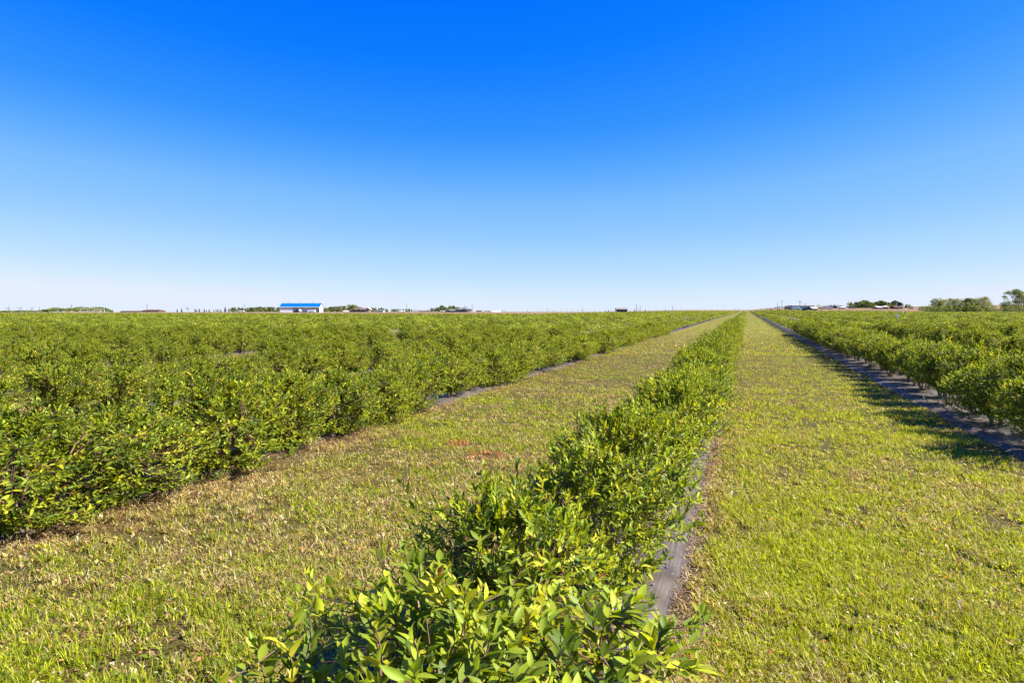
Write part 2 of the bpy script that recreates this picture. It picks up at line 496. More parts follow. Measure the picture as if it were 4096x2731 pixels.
    foliage = mesh_np('foliage', lv, lf, M['leaf'], lc, smooth_=(kind == 'near'))
    stems = mesh_np('stems', sv_, sf_, M['stem'], smooth_=True)
    twigs = mesh_np('twigs', tv, tf, M['twig'])
    return foliage, stems, twigs
VAR_FULL = [make_bush(200+i, R=.66, H=.92, zmin=.02, nshoot=800, pairs=8, lumps=.28) for i in range(5)]
VAR_LEG = [make_bush(300+i, R=.64, H=.95, zmin=(.14, .24)[i % 2], nshoot=680, pairs=8, nst=8, lumps=.32) for i in range(6)]
VAR_MIDROW = [make_bush(400+i, R=.56, H=.82, zmin=.08, nshoot=560, kind='near', pairs=8, Lr=(.048, .07)) for i in range(4)]
HERO = [make_bush(500+i, R=.66, H=.86, zmin=.06, nshoot=560, kind='near', Lr=(.052, .084), pairs=7, lumps=.28, nst=8, sprig=.1) for i in range(3)]

BUSHES = []   # (k, y, x, xc, z)
g = np.random.default_rng(11)
HEROPOS = [(-.68, 1.6, 0, 1.3, .93), (-.92, 2.75, 1, .84, .94), (-.78, 3.8, 2, .86, .96)]
for k in range(-60, 60):
    x = row_x(k)
    yend = 155 if x < -50 else (602 if x < 4 else float(row_end_right(x)))
    y = {0: 5.0, -1: 1.5, 1: 2.0}.get(k, 1.0+g.uniform(0, 1))
    while y < yend:
        xx = x+g.normal(0, .07)+(.15 if k == 0 else 0)+(.16 if k == -1 and y < 9 else 0)
        xc, z = to_cam(xx, y)
        gap = g.random() < (.03 if abs(k) < 3 else .06)
        gap = gap and not (k == -2 and y < 11)
        if not gap and z > 1.2 and abs(xc) < .86*z+1.0:
            BUSHES.append((k, y, xx, xc, z))
        y += PITCHB*g.uniform(.88, 1.12)
inframe = [b for b in BUSHES if abs(b[3]) < .755*b[4]+.65]
outside = [b for b in BUSHES if not (abs(b[3]) < .755*b[4]+.65)]
inframe.sort(key=lambda b: b[4]*(1 if abs(b[0]) < 2 else 1.12))
N_IND = 294
indiv = inframe[:N_IND]
rest = inframe[N_IND:]+[b for b in outside if b[4] > 8]
GB = 'berry bushes planted in long rows'
def ordw(n):
    if n <= 10: return ORD[n]
    suf = 'th' if 10 < n % 100 < 14 else {1: 'st', 2: 'nd', 3: 'rd'}.get(n % 10, 'th')
    return '%d%s' % (n, suf)
def place_bush(meshes, x, y, rz, s, label, zs=1.0):
    e = empty('berry_bush', (x, y, gz(x, y)+.015), rz, label, 'bush', GB)
    e.scale = (s, s, zs)
    fo = ob('foliage', meshes[0], e); ob('stems', meshes[1], e); tw = ob('twigs', meshes[2], e)
    return e
count = {}
hl = ['nearest low berry bush with big lime leaves at the bottom edge',
      'second berry bush of the middle row with dark upright shoots beside bare fabric',
      'third berry bush of the middle row, bushy and leaning left over the grass']
for i, (x, y, m, s, zs) in enumerate(HEROPOS):
    place_bush(HERO[m], x, y, [0.4, 2.2, 4.0][i], s, hl[i], zs)
count[0] = 3
for b in sorted(indiv, key=lambda b: (b[0], b[1])):
    k, y, x, xc, z = b
    count[k] = count.get(k, 0)+1
    n = count[k]
    if k == 0:
        v = VAR_MIDROW[g.integers(4)] if z < 14 else VAR_FULL[g.integers(5)]
        s = g.uniform(.86, 1.08)*(1 if z < 14 else .86); zs = g.uniform(.88, 1.08)
    elif k == -1:
        v = VAR_FULL[g.integers(5)] if (y < 8 or g.random() < .45) else VAR_LEG[g.integers(6)]
        s = g.uniform(.82, 1.12)+(.14 if y < 9 else .03); zs = g.uniform(.88, 1.1)*(.93 if y < 9 else .84)
    elif k == 1:
        v = VAR_LEG[g.integers(6)]
        s = g.uniform(.84, 1.18); zs = g.uniform(.88, 1.1)
    else:
        v = (VAR_LEG+VAR_FULL)[g.integers(11)]
        s = g.uniform(.72, 1.08); zs = g.uniform(.8, 1.08)*(.85 if k < 0 else .98)
    if k == 0: lab = 'green berry bush, %s from the camera along the middle row' % ordw(n)
    else: lab = 'berry bush, %s from the near end in the %s' % (ordw(n), row_words(k).replace(' of the middle row', ' of the middle one'))
    place_bush(v, x, y, g.uniform(0, 6.28), s, lab, zs)

# far bushes : one mass of foliage
def far_bushes(bl):
    parts = []
    bl = np.array([(b[2], b[1], b[4]) for b in bl])
    g = np.random.default_rng(5)
    for z0, z1, K, s in ((0, 75, 620, .105), (75, 150, 230, .165), (150, 300, 85, .27), (300, 900, 36, .4)):
        b = bl[(bl[:, 2] >= z0) & (bl[:, 2] < z1)]
        if not len(b): continue
        n = len(b)
        sc_ = g.uniform(.8, 1.1, (n, 1)); hh = g.uniform(.74, 1.06, (n, 1))*np.where(b[:, 0:1] < -2, .87, .97)
        d = norm(g.normal(size=(n, K, 3))); d[..., 2] = np.where(d[..., 2] < -.2, -d[..., 2], d[..., 2])
        ph = g.uniform(0, 6.28, (n, 1, 3))
        lump = .2*(np.sin(d[..., 0]*3+ph[..., 0])+np.sin(d[..., 1]*4+ph[..., 1]))
        rho = np.clip(g.random((n, K))**.4, .35, 1)*(1+lump)
        R = .6*sc_
        P = np.stack([b[:, 0:1]+d[..., 0]*R*rho, b[:, 1:2]+d[..., 1]*R*rho,
                      ground_z(b[:, 0], b[:, 1])[:, None]+.48*hh+d[..., 2]*np.where(d[..., 2] > 0, .38, .34)*hh*rho], -1).reshape(-1, 3)
        nn = norm(d.reshape(-1, 3)*.6+g.normal(0, .55, (n*K, 3))+np.array([0, 0, .25]))
        a = norm(np.cross(nn, g.normal(size=nn.shape))); c = np.cross(nn, a)
        sz = s*g.uniform(.6, 1.3, (n*K, 1))
        Q = np.stack([P-a*sz*.5, P-c*sz*.23, P+a*sz*.5, P+c*sz*.23], 1).reshape(-1, 3)
        F = np.arange(n*K*4).reshape(-1, 4)
        bc = .95*g.uniform(.62, 1.3, (n, 1, 1))*LEAFC[g.choice(5, (n, K), p=[.28, .28, .2, .14, .1])]*g.uniform(.7, 1.3, (n, K, 1))
        dead = g.random((n, K)) < .03
        bc = np.where(dead[..., None], np.array([.26, .16, .08]), bc)
        parts.append((Q, F, np.repeat(bc.reshape(-1, 3), 4, 0)))
    V, F, C = merge(parts)
    o = ob('far_bush_rows', mesh_np('far_bush_rows', V, F, M['leaf'], C))
    tag(o, 'mass of small berry bushes in rows reaching to the far field edge', 'bushes', kind='stuff')
far_bushes(rest)

# ------------------------------------------------------------------ grass
def vnoise(x, y, s, seed):
    g = np.random.default_rng(seed); T = g.random((64, 64))
    u = x/s; v = y/s
    i = np.floor(u).astype(int); j = np.floor(v).astype(int); fu = u-i; fv = v-j
    fu = fu*fu*(3-2*fu); fv = fv*fv*(3-2*fv)
    q = lambda a, b: T[a % 64, b % 64]
    return (q(i, j)*(1-fu)+q(i+1, j)*fu)*(1-fv)+(q(i, j+1)*(1-fu)+q(i+1, j+1)*fu)*fv
def fab_dist(x):
    """signed distance (m) to the nearest fabric strip, negative inside"""
    k = np.round((x-X0)/S)
    lo = row_x(k)-.6; hi = row_x(k)+.6
    for kk, (a, b) in FAB.items():
        lo = np.where(k == kk, a, lo); hi = np.where(k == kk, b, hi)
    return np.maximum(lo-x, x-hi)
GC = {'green': (.125, .175, .008), 'lime': (.30, .32, .010), 'straw': (.37, .30, .105), 'tan': (.26, .165, .07), 'pale': (.46, .39, .25), 'brown': (.09, .045, .025)}
def grass_patch(z0, z1, n, Lr, wr, seg, seed, mat='grass', broad=0.0):
    g = np.random.default_rng(seed)
    nb = 7
    nc = n//nb
    z = np.repeat(z0*(z1/z0)**g.random(nc), nb)
    xc = np.repeat(g.uniform(-.83, .83, nc), nb)*z
    n = nc*nb
    spread = .012+.0016*z
    tz = np.repeat(g.random(nc), nb)
    cid = np.repeat(np.arange(nc), nb)
    z = z+g.normal(0, 1, n)*spread; xc = xc+g.normal(0, 1, n)*spread
    X = -ST*z+CT*xc; Y = CT*z+ST*xc
    keep = (fab_dist(X)+g.normal(0, .03, n)+.07*(vnoise(X, Y, .3, 12)-.35) > .0)
    if z0 > 12: keep &= ((X > -5.2) & (X < 3.2)) | (g.random(n) < .3)
    keep &= (Y > .3) & (X < 30)
    X, Y, z, tz, cid = X[keep], Y[keep], z[keep], tz[keep], cid[keep]; n = len(X)
    fd = fab_dist(X)
    left = X < -1.0
    dry = .12+.42*vnoise(X, Y, .35, 3)+.25*vnoise(X, Y, 1.6, 4)-.12+np.where(left, .17, .02)+.45*np.exp(-fd/.12)
    nearleft = np.exp(-np.maximum(X+4.75, 0)/.4)*(X > -4.9)*(Y < 8)
    dry = dry+.5*nearleft
    dry = dry+.15*np.clip((z-14)/30, 0, 1)
    bare = vnoise(X, Y, .09, 9)*.65+vnoise(X, Y, .45, 10)*.5-.32*np.exp(-fd/.1)-.3*nearleft
    keep = g.random(n) < np.clip(.14+2.7*(bare-.30), .06, 1)
    X, Y, z, dry, left, tz, cid = X[keep], Y[keep], z[keep], dry[keep], left[keep], tz[keep], cid[keep]; n = len(X)
    r = .6*tz+.4*g.random(n)
    isdry = r < dry
    c = np.empty((n, 3))
    q = (tz*7.77) % 1.0; q = np.where(g.random(n) < .35, g.random(n), q)
    for lo_, hi_, nm in ((0, .5, 'green'), (.5, 1, 'lime')): 
        m_ = ~isdry & (q >= lo_) & (q < hi_); c[m_] = GC[nm]
    m_ = ~isdry & ~left; c[m_] = c[m_]*.45+.55*np.array(GC['lime'])
    for lo_, hi_, nm in ((0, .42, 'straw'), (.42, .75, 'tan'), (.75, .87, 'pale'), (.87, 1, 'brown')):
        m_ = isdry & (q >= lo_) & (q < hi_); c[m_] = GC[nm]
    # rusty patches in the left lane
    rust = (np.hypot((X+2.65), (Y-6.9)) < .24) | (np.hypot((X+3.2)*1.0, (Y-7.4)) < .18)
    m_ = rust & (g.random(n) < .55); c[m_] = np.array([.42, .16, .09])
    c = c*g.uniform(.55, 1.4, (n, 1))
    L = g.uniform(*Lr, n)*(.6+.8*((tz*31.7) % 1.0))*np.where(isdry, .8, 1.0)*(.75+.6*vnoise(X, Y, .3, 6)); w = g.uniform(*wr, n)
    az = g.uniform(0, 2*np.pi, n)
    lean = np.where(isdry, g.uniform(.7, 1.6, n), np.abs(g.normal(.95, .45, n)))
    if broad: lean = g.uniform(.9, 1.4, n)
    dirh = np.stack([np.cos(az), np.sin(az), 0*az], -1); sd = np.stack([-np.sin(az), np.cos(az), 0*az], -1)
    B = np.stack([X, Y, ground_z(X, Y)+.003+np.where(isdry, g.uniform(0, .012, n), 0)], -1)
    T1 = B+dirh*(L*.5*np.sin(lean*.6))[:, None]+np.array([0, 0, 1.])*(L*.5*np.cos(lean*.6))[:, None]
    T2 = T1+dirh*(L*.5*np.sin(lean*1.15))[:, None]+np.array([0, 0, 1.])*(L*.5*np.cos(lean*1.15))[:, None]
    hw = (w/2)[:, None]
    if broad:
        V = np.stack([B, T1-sd*hw, T2, T1+sd*hw], 1).reshape(-1, 3); F = [np.arange(n*4).reshape(-1, 4)]; C = np.repeat(c, 4, 0)
    elif seg == 2:
        V = np.stack([B-sd*hw, B+sd*hw, T1+sd*hw*.85, T1-sd*hw*.85, T2], 1).reshape(-1, 3)
        i = np.arange(n)[:, None]*5
        F = [i+np.array([[0, 1, 2, 3]]), i+np.array([[3, 2, 4]])]; C = np.repeat(c, 5, 0)
    else:
        V = np.stack([B-sd*hw, B+sd*hw, T2], 1).reshape(-1, 3); F = [np.arange(n*3).reshape(-1, 3)]; C = np.repeat(c, 3, 0)
    return V, F, C
parts = [grass_patch(2.2, 9, 640000, (.025, .065), (.003, .0062), 2, 21),
         grass_patch(8, 26, 560000, (.028, .062), (.006, .012), 1, 22),
         grass_patch(24, 90, 420000, (.035, .07), (.014, .034), 1, 23),
         grass_patch(2.3, 14, 90000, (.018, .05), (.012, .028), 1, 24, broad=1)]
V, F, C = merge(parts)
o = ob('grass', mesh_np('grass', V, F, M['grass'], C))
tag(o, 'short mown grass of green and straw blades in the lanes between bush rows', 'grass', kind='stuff')


# ------------------------------------------------------------------ litter, berries, weeds
def litter():
    g = np.random.default_rng(77)
    parts = []
    def flecks(X, Y, c, size, asp, dz):
        n = len(X)
        az = g.uniform(0, 6.28, n); tl = g.normal(0, .35, (n, 2))
        a = norm(np.stack([np.cos(az), np.sin(az), tl[:, 0]], -1)); b = norm(np.stack([-np.sin(az), np.cos(az), tl[:, 1]], -1))
        P = np.stack([X, Y, ground_z(X, Y)+dz+g.uniform(0, .012, n)], -1)
        L = (size*g.uniform(.6, 1.4, n))[:, None]; W = L*asp
        up = np.array([0, 0, 1.])*L*.14
        V = np.stack([P-a*L*.5, P-b*W*.5+up, P+a*L*.5, P+b*W*.5+up], 1).reshape(-1, 3)
        parts.append((V, [np.arange(n*4).reshape(-1, 4)], np.repeat(c*g.uniform(.6, 1.3, (n, 1)), 4, 0)))
    # dead leaves and clover heads scattered through the lanes
    for n, x0, x1, c, sz in ((900, -4.7, -1.5, (.32, .13, .06), .026), (900, -.3, 2.7, (.34, .2, .1), .024),
                             (1300, -.3, 2.7, (.5, .46, .38), .015), (900, -4.7, -1.5, (.42, .34, .2), .018), (160, -.3, 2.6, (.5, .14, .03), .03)):
        Y = 2+14*g.random(n)**1.4; X = g.uniform(x0, x1, n)
        flecks(X, Y, np.array(c), np.full(n, sz), .55, .03)
    # brown thatch on the bare edge of the left row
    n = 15000
    Y = g.uniform(2, 11, n); X = -4.95+np.abs(g.normal(0, .3, n))
    pal = np.array([(.2, .11, .07), (.3, .19, .12), (.12, .06, .04), (.4, .28, .18)])[g.integers(4, size=n)]
    flecks(X, Y, pal, np.full(n, .035), .14, .008)
    n = 9000
    Y = g.uniform(2, 12, n); X = -.36+np.abs(g.normal(0, .09, n))
    pal = np.array([(.2, .11, .07), (.3, .19, .12), (.12, .06, .04), (.42, .32, .2)])[g.integers(4, size=n)]
    flecks(X, Y, pal, np.full(n, .035), .14, .006)
    # dry leaves lying on the three nearest fabrics
    for k, (a, b) in FAB.items():
        n = 700
        Y = 2+22*g.random(n)**1.3; X = g.uniform(a+.04, b-.02, n)
        pal = np.array([(.24, .12, .07), (.36, .25, .15), (.14, .08, .05), (.42, .4, .38)])[g.integers(4, size=n)]
        flecks(X, Y, pal, np.full(n, .022), .4, .036)
    V, F, C = merge(parts)
    o = ob('leaf_litter', mesh_np('leaf_litter', V, F, M['straw'], C))
    tag(o, 'scattered dead leaves, clover heads and brown thatch on turf and fabric', 'leaf litter', kind='stuff')
litter()

def fallen_berries():
    g = np.random.default_rng(8)
    bm = MB(); bm.ball((0, 0, 0), .0058, 8, 6, (1.55, 1, 1)); bm.tube((.008, 0, 0), (.0102, 0, 0), .0022, .0026, 6)
    me = bpy.data.meshes.new('fallen_berry'); me.from_pydata(bm.v, [], bm.f); me.materials.append(M['berry'])
    me.polygons.foreach_set('use_smooth', np.ones(len(me.polygons), bool))
    for i in range(46):
        if i < 34: x = g.uniform(-.74, -.42); y = 2.3+2.6*g.random(); zone = 'bare fabric by the middle row'
        else: x = g.uniform(2.75, 3.4); y = 5+3*g.random(); zone = 'fabric of the first right row'
        o = ob('fallen_berry', me, None, (x, y, gz(x, y)+.036)); o.rotation_euler = (g.normal(0, .2), g.normal(0, .2), g.uniform(0, 6.3))
        o.scale = (1.15,)*3
        tag(o, 'small blue berry fallen on the ' + zone, 'berry', 'fallen berries on the ' + zone)
fallen_berries()

def weed(px, z, h, label, col=(.22, .22, .06), blades=5, seed=1):
    g = np.random.default_rng(seed)
    x, y, z0 = at(px, z)
    e = empty('tall_grass_weed', (x, y, z0), 0, label, 'grass weed', 'tall grass weeds standing in the bush rows')
    P = []
    for i in range(3):
        a = g.uniform(0, 6.3); l = g.uniform(.05, .22)*h
        t = np.linspace(0, 1, 7)[:, None]
        P.append(np.array([math.cos(a), math.sin(a), 0])*l*t**2+np.array([0, 0, 1.])*h*g.uniform(.75, 1)*t+g.normal(0, .003, (7, 3)))
    P = np.array(P)
    v, f = tubes(P, [.0024]*3, [.0013]*3, 5)
    ob('stalk', mesh_np('stalk', v, f, M['straw'], np.tile(np.array(col), (len(v), 1))), e)
    # seed head : many short scales round the top of each stalk
    n = 150; k = g.integers(3, size=n); t = g.uniform(.82, 1, n)
    base = P[k, 5]*(1-(t-.82)/.18)[:, None]+P[k, 6]*((t-.82)/.18)[:, None]
    d = norm(g.normal(0, 1, (n, 3))+np.array([0, 0, 1.4])); q = norm(np.cross(d, g.normal(size=(n, 3))))
    L = .02
    V = np.stack([base, base+d*L*.5-q*.003, base+d*L, base+d*L*.5+q*.003], 1).reshape(-1, 3)
    ob('seed_head', mesh_np('seed_head', V, np.arange(n*4).reshape(-1, 4), M['straw'], np.tile(np.array([.22, .19, .07]), (n*4, 1))), e)
    V = []; nb = blades+6
    for i in range(nb):
        a = g.uniform(0, 6.3); l = g.uniform(.25, .6)*h; ln = g.uniform(.2, .9)
        dd = np.array([math.cos(a), math.sin(a), 0]); sd = np.array([-math.sin(a), math.cos(a), 0])*.004
        p0 = np.zeros(3); p1 = dd*l*.3*ln+np.array([0, 0, l*.6]); p2 = dd*l*ln+np.array([0, 0, l*.75])
        V += [p0-sd, p0+sd, p1+sd, p1-sd, p1-sd, p1+sd, p2+sd*.2, p2-sd*.2]
    V = np.array(V)
    ob('leaf_blade', mesh_np('leaf_blade', V, np.arange(len(V)).reshape(-1, 4), M['grass'], np.tile(np.array([.16, .22, .03]), (len(V), 1))), e)
WEEDS = [(185, 9.5, 1.42, 'tallest dry grass stalk above the bushes at far left'),
                 (420, 9.0, 1.0, 'green and straw grass clump in the dark gap of the left bushes'),
                 (600, 9.2, 1.05, 'short grass clump arching behind the first left row'),
         (1345, 9.6, .8, 'wiry grass weed at the fabric edge of the first left row'),
         (960, 16, 1.3, 'straw grass stalk above the second left row below the blue roofed shed'),
         (2333, 4.9, .98, 'slender green grass stalk rising at the left edge of the middle row'),
         (1800, 24, 1.3, 'dry reddish weed among the far left bushes below the grey roofed houses')]
for i, (px, z, h, lab) in enumerate(WEEDS): weed(px, z, h, lab, seed=40+i)

# ------------------------------------------------------------------ distant trees
TREEC = np.array([(.08, .12, .022), (.115, .155, .026), (.15, .175, .03), (.18, .165, .038), (.05, .075, .02)])
def cards(P, nn, sz, asp, c, g):
    a = norm(np.cross(nn, g.normal(size=nn.shape))); b = np.cross(nn, a)
    V = np.stack([P-a*sz*.5, P-b*sz*asp*.5, P+a*sz*.5, P+b*sz*asp*.5], 1).reshape(-1, 3)
    return V, np.arange(len(P)*4).reshape(-1, 4), np.repeat(c, 4, 0)
def make_broadleaf(seed, nblob=26, per=95, z0=.22, card=.035, br=.13, warm=0, trunk='trunk', wide=.36, airy=0):
    g = np.random.default_rng(seed)
    # blobs inside an uneven crown
    u = g.uniform(z0*.6, .93, nblob); u[:3] = [.93, .85, .8]; z0 = z0*.5
    pr = wide*np.sqrt(np.clip(1-((u-(z0+.95)/2)/((1.05-z0)/2))**2, .05, 1))
    a = g.uniform(0, 6.28, nblob); r = pr*g.uniform(.25, 1, nblob)**.6
    Cn = np.stack([np.cos(a)*r, np.sin(a)*r, u], -1)
    rad = br*g.uniform(.6, 1.2, nblob)*(1.1-.5*u)
    d = norm(g.normal(size=(nblob, per, 3))); rr = g.random((nblob, per, 1))**(.45)
    P = (Cn[:, None]+d*rad[:, None, None]*rr*np.array([1.15, 1.15, .8])*(1+airy*g.random((nblob, per, 1)))).reshape(-1, 3)
    P[:, 2] = np.clip(P[:, 2], .02, 1.02)
    nn = norm(d.reshape(-1, 3)*.7+g.normal(0, .5, P.shape)+np.array([0, 0, .3]))
    c = TREEC[g.choice(5, nblob, p=[.25, .3, .2, .1, .15])][:, None]*g.uniform(.7, 1.35, (nblob, per, 1))
    c = c.reshape(-1, 3)+np.array([.03, .008, 0])*warm
    V, F, C = cards(P, nn, card*g.uniform(.6, 1.4, (len(P), 1)), .6, c, g)
    crown = mesh_np('crown', V, F, M['treeleaf'], C)
    t = np.linspace(0, 1, 5)[:, None]
    bend = g.normal(0, .03, 2)
    Pt = [np.concatenate([bend*t**2, t*.9-.02], 1)]
    for i in range(nblob):
        s0 = max(.08, Cn[i, 2]-.28*g.uniform(.6, 1.1)); b0 = np.concatenate([bend*(s0/.9)**2, [s0]])
        m_ = (b0+Cn[i])/2+np.array([0, 0, -.03])
        q = (1-t)**2*b0+2*t*(1-t)*m_+t**2*(Cn[i]+(Cn[i]-b0)*.25*(airy > 0))
        Pt.append(q)
    v, f = tubes(np.array(Pt), [.02]+[.007]*nblob, [.004]+[.0018]*nblob, 5)
    return crown, mesh_np('trunk', v, f, M[trunk])
def make_conifer(seed):
    g = np.random.default_rng(seed)
    n = 1500
    u = g.random(n)**.8; tier = np.floor(u*11)/11
    r = .27*(1-u)**.85*(1-.35*((u*11) % 1))*g.uniform(.3, 1.1, n)*(1+.15*np.sin(tier*40))
    a = g.uniform(0, 6.28, n)
    P = np.stack([np.cos(a)*r, np.sin(a)*r, .05+u*.95-r*.25], -1)
    nn = norm(np.stack([np.cos(a)*.5, np.sin(a)*.5, 0*a+.8], -1)+g.normal(0, .35, (n, 3)))
    c = np.array([(.025, .045, .022), (.035, .055, .025), (.02, .035, .02)])[g.integers(3, size=n)]*g.uniform(.7, 1.3, (n, 1))
    V, F, C = cards(P, nn, .08*g.uniform(.6, 1.3, (n, 1)), .6, c, g)
    t = np.linspace(0, 1, 4)[:, None]
    v, f = tubes(np.array([np.concatenate([0*t, 0*t, t*.97-.02], 1)]), [.018], [.003], 6)
    return mesh_np('crown', V, F, M['treeleaf'], C), mesh_np('trunk', v, f, M['trunk'])
TV = {'poplar': [make_broadleaf(600+i, wide=.27, z0=.06, nblob=34, br=.17, card=.06) for i in range(3)],
      'round': [make_broadleaf(610+i, wide=.42, z0=.06, nblob=34, br=.19, card=.055) for i in range(3)],
      'airy': [make_broadleaf(620+i, wide=.4, z0=.14, nblob=40, per=60, card=.036, br=.15, warm=.6, airy=.9, trunk='birch') for i in range(3)],
      'sparse': [make_broadleaf(630+i, wide=.4, z0=.4, nblob=12, per=26, card=.05, br=.14, airy=.6) for i in range(2)],
      'shrub': [make_broadleaf(640+i, wide=.6, z0=.02, nblob=26, per=60, card=.06, br=.26) for i in range(3)],
      'gold': [make_broadleaf(650, wide=.45, z0=.05, nblob=24, br=.17, warm=3)],
      'big': [make_broadleaf(660+i, wide=.37, z0=.08, nblob=60, per=100, card=.03, br=.13, warm=.3, airy=.5, trunk='birch') for i in range(2)],
      'spruce': [make_conifer(670+i) for i in range(4)]}
TN = {'poplar': 'poplar_tree', 'round': 'leafy_tree', 'airy': 'airy_tree', 'sparse': 'thin_tree', 'shrub': 'wild_shrub', 'gold': 'golden_tree', 'big': 'tall_tree', 'spruce': 'spruce_tree'}
tg = np.random.default_rng(99)
def tree(kind, px, top, z, label, group=None, w=1.0, rz=None):
    x, y, g0 = at(px, z)
    base = HZ+(CH-g0)*FPX/z
    h = max((base-top)/FPX*z, .6)
    e = empty(TN[kind], (x, y, g0-.02*h), tg.uniform(0, 6.28) if rz is None else rz, label, 'shrub' if kind == 'shrub' else 'tree', group)
    e.scale = (h*w, h*w, h*1.02)
    c, t = TV[kind][tg.integers(len(TV[kind]))]
    ob('crown', c, e); ob('trunk', t, e)
    return e
def belt(px0, px1, step, prof, z, kinds, label, group, w=1.0, jz=.05):
    xs, ys = [p[0] for p in prof], [p[1] for p in prof]
    px, spots = px0, []
    while px <= px1:
        spots.append(px+tg.uniform(-.3, .3)*step); px += step*tg.uniform(.8, 1.2)
    for i, q in enumerate(sorted(spots)):
        top = float(np.interp(q, xs, ys))+abs(tg.normal(0, 1.3))
        lab = label if len(spots) == 1 else label+', %s from its left' % ordw(i+1)
        tree(kinds[tg.integers(len(kinds))], q, top, z*(1+tg.uniform(-jz, jz)), lab, group, w*tg.uniform(.85, 1.2))
def distant_wood():
    g = np.random.default_rng(31)
    xs = [0, 60, 110, 150, 175, 190, 205, 215, 235, 242, 250, 275, 300, 320, 350, 400, 425, 440, 456]
    ys = [1242, 1241, 1241, 1241, 1236, 1235, 1232, 1228, 1226, 1237, 1230, 1231, 1229, 1225, 1226, 1226, 1229, 1236, 1245]
    n = 260; px = g.uniform(0, 455, n); zz = g.uniform(620, 720, n)
    parts = []
    for p, z in zip(px, zz):
        x, y, g0 = at(p, z); base = HZ+(CH-g0)*FPX/z
        h = max((base-(np.interp(p, xs, ys)+abs(g.normal(0, 1.2))))/FPX*z, .8); w = h*g.uniform(.35, .5)+.6
        k = 70
        d = norm(g.normal(size=(k, 3))); rr = g.random((k, 1))**.4
        P = np.array([x, y, g0+h*.52])+d*rr*np.array([w, w, h*.5])
        c = TREEC[g.choice(5, p=[.3, .25, .15, .1, .2])]*g.uniform(.7, 1.3, (k, 1))
        parts.append(cards(P, norm(d+g.normal(0, .5, d.shape)), .75*g.uniform(.6, 1.3, (k, 1)), .7, c, g))
    V, F, C = merge(parts)
    tag(ob('distant_wood', mesh_np('distant_wood', V, F, M['treeleaf'], C)), 'low dark wood on the horizon at far left', 'wood', kind='stuff')
distant_wood()
for px, top, wh in ((36, 1226, 'leftmost'), (84, 1227, 'second'), (128, 1228, 'third')):
    tree('sparse', px, top, 520, '%s thin small tree above the low wood at far left' % wh, 'thin trees at far left')
for si, (px, top) in enumerate(((710, 1235), (728, 1233), (782, 1234), (789, 1237), (799, 1234), (818, 1234), (827, 1238), (838, 1236), (857, 1238), (902, 1227), (917, 1232))):
    lab = {902: 'tallest small spruce left of the tree belt by the blue roofed shed', 917: 'narrow spruce just right of the tallest small spruce',
           728: 'small spruce between the two thin conifers left of the spruce line'}.get(px, 'tiny spruce, %s from the left in the broken line left of the tree belt' % ordw(si+1))
    tree('spruce', px, top, 560, lab, 'small spruces left of the blue roofed shed', 1.15)
tree('sparse', 751, 1228, 560, 'thin bare looking tree among the tiny spruces', None)
belt(866, 888, 9, [(866, 1237), (875, 1235), (888, 1239)], 560, ['shrub', 'round'], 'low bush mound left of the tallest small spruce', 'bushes left of the tallest small spruce')
belt(928, 968, 9, [(925, 1230), (945, 1227), (970, 1229)], 600, ['round', 'poplar'], 'tree in the short clump just left of the tall pole', 'trees in the short clump left of the tall pole', 1.15)
belt(975, 1118, 8, [(975, 1233), (985, 1230), (1020, 1227), (1080, 1226), (1118, 1228)], 600, ['round', 'poplar'], 'tree in the belt left of the blue roofed shed', 'trees in the belt left of the blue roofed shed', 1.15)
belt(1294, 1442, 8, [(1290, 1230), (1330, 1225), (1370, 1223), (1395, 1219), (1412, 1216), (1425, 1221), (1442, 1229)], 600, ['round', 'poplar', 'round'], 'tree in the belt between blue roofed shed and brown house', 'trees in the belt right of the blue roofed shed', 1.2)
belt(1488, 1508, 8, [(1488, 1229), (1508, 1230)], 540, ['round'], 'rounded tree just right of the brown house', 'rounded trees right of the brown house', 1.2)
belt(1517, 1556, 8, [(1517, 1231), (1525, 1228), (1540, 1233), (1556, 1236)], 560, ['poplar', 'round'], 'tree behind the little grey house', 'trees behind the little grey house', 1.1)
belt(1566, 1665, 8, [(1566, 1234), (1600, 1235), (1640, 1234), (1665, 1237)], 580, ['round', 'spruce', 'poplar'], 'small tree in the line beside the tall middle pole', 'small trees beside the tall middle pole', 1.25)
belt(1675, 1722, 8, [(1675, 1239), (1722, 1237)], 600, ['round', 'shrub'], 'low tree behind the reddish low roof', 'low trees behind the reddish low roof')
belt(1726, 1786, 8, [(1726, 1231), (1745, 1230), (1757, 1228), (1764, 1219), (1775, 1224), (1786, 1229)], 560, ['poplar', 'round', 'poplar'], 'tree in the rising clump left of the grey roofed houses', 'trees left of the grey roofed houses', 1.25)
belt(1796, 1842, 8, [(1796, 1221), (1810, 1220), (1825, 1225), (1842, 1228)], 560, ['poplar', 'round'], 'tree rising behind the grey roofed houses', 'trees behind the grey roofed houses', 1.25)
belt(1918, 2000, 9, [(1918, 1244), (1935, 1242), (1955, 1240), (1975, 1241), (2000, 1243)], 620, ['round', 'shrub'], 'low tree by the white arched tunnel', 'low trees by the white arched tunnel', 1.4)
tree('shrub', 2422, 1241, 560, 'low dark bush between the wire fence posts'); tree('spruce', 2434, 1238, 560, 'tiny conifer beside the low dark bush at the fence')
tree('spruce', 2538, 1236, 560, 'small conifer just right of the grey machine shed'); tree('spruce', 2580, 1235, 560, 'small conifer right of the two poles by the machine shed')
tree('spruce', 2661, 1236, 600, 'tiny lone conifer left of the single pole near the lanes')
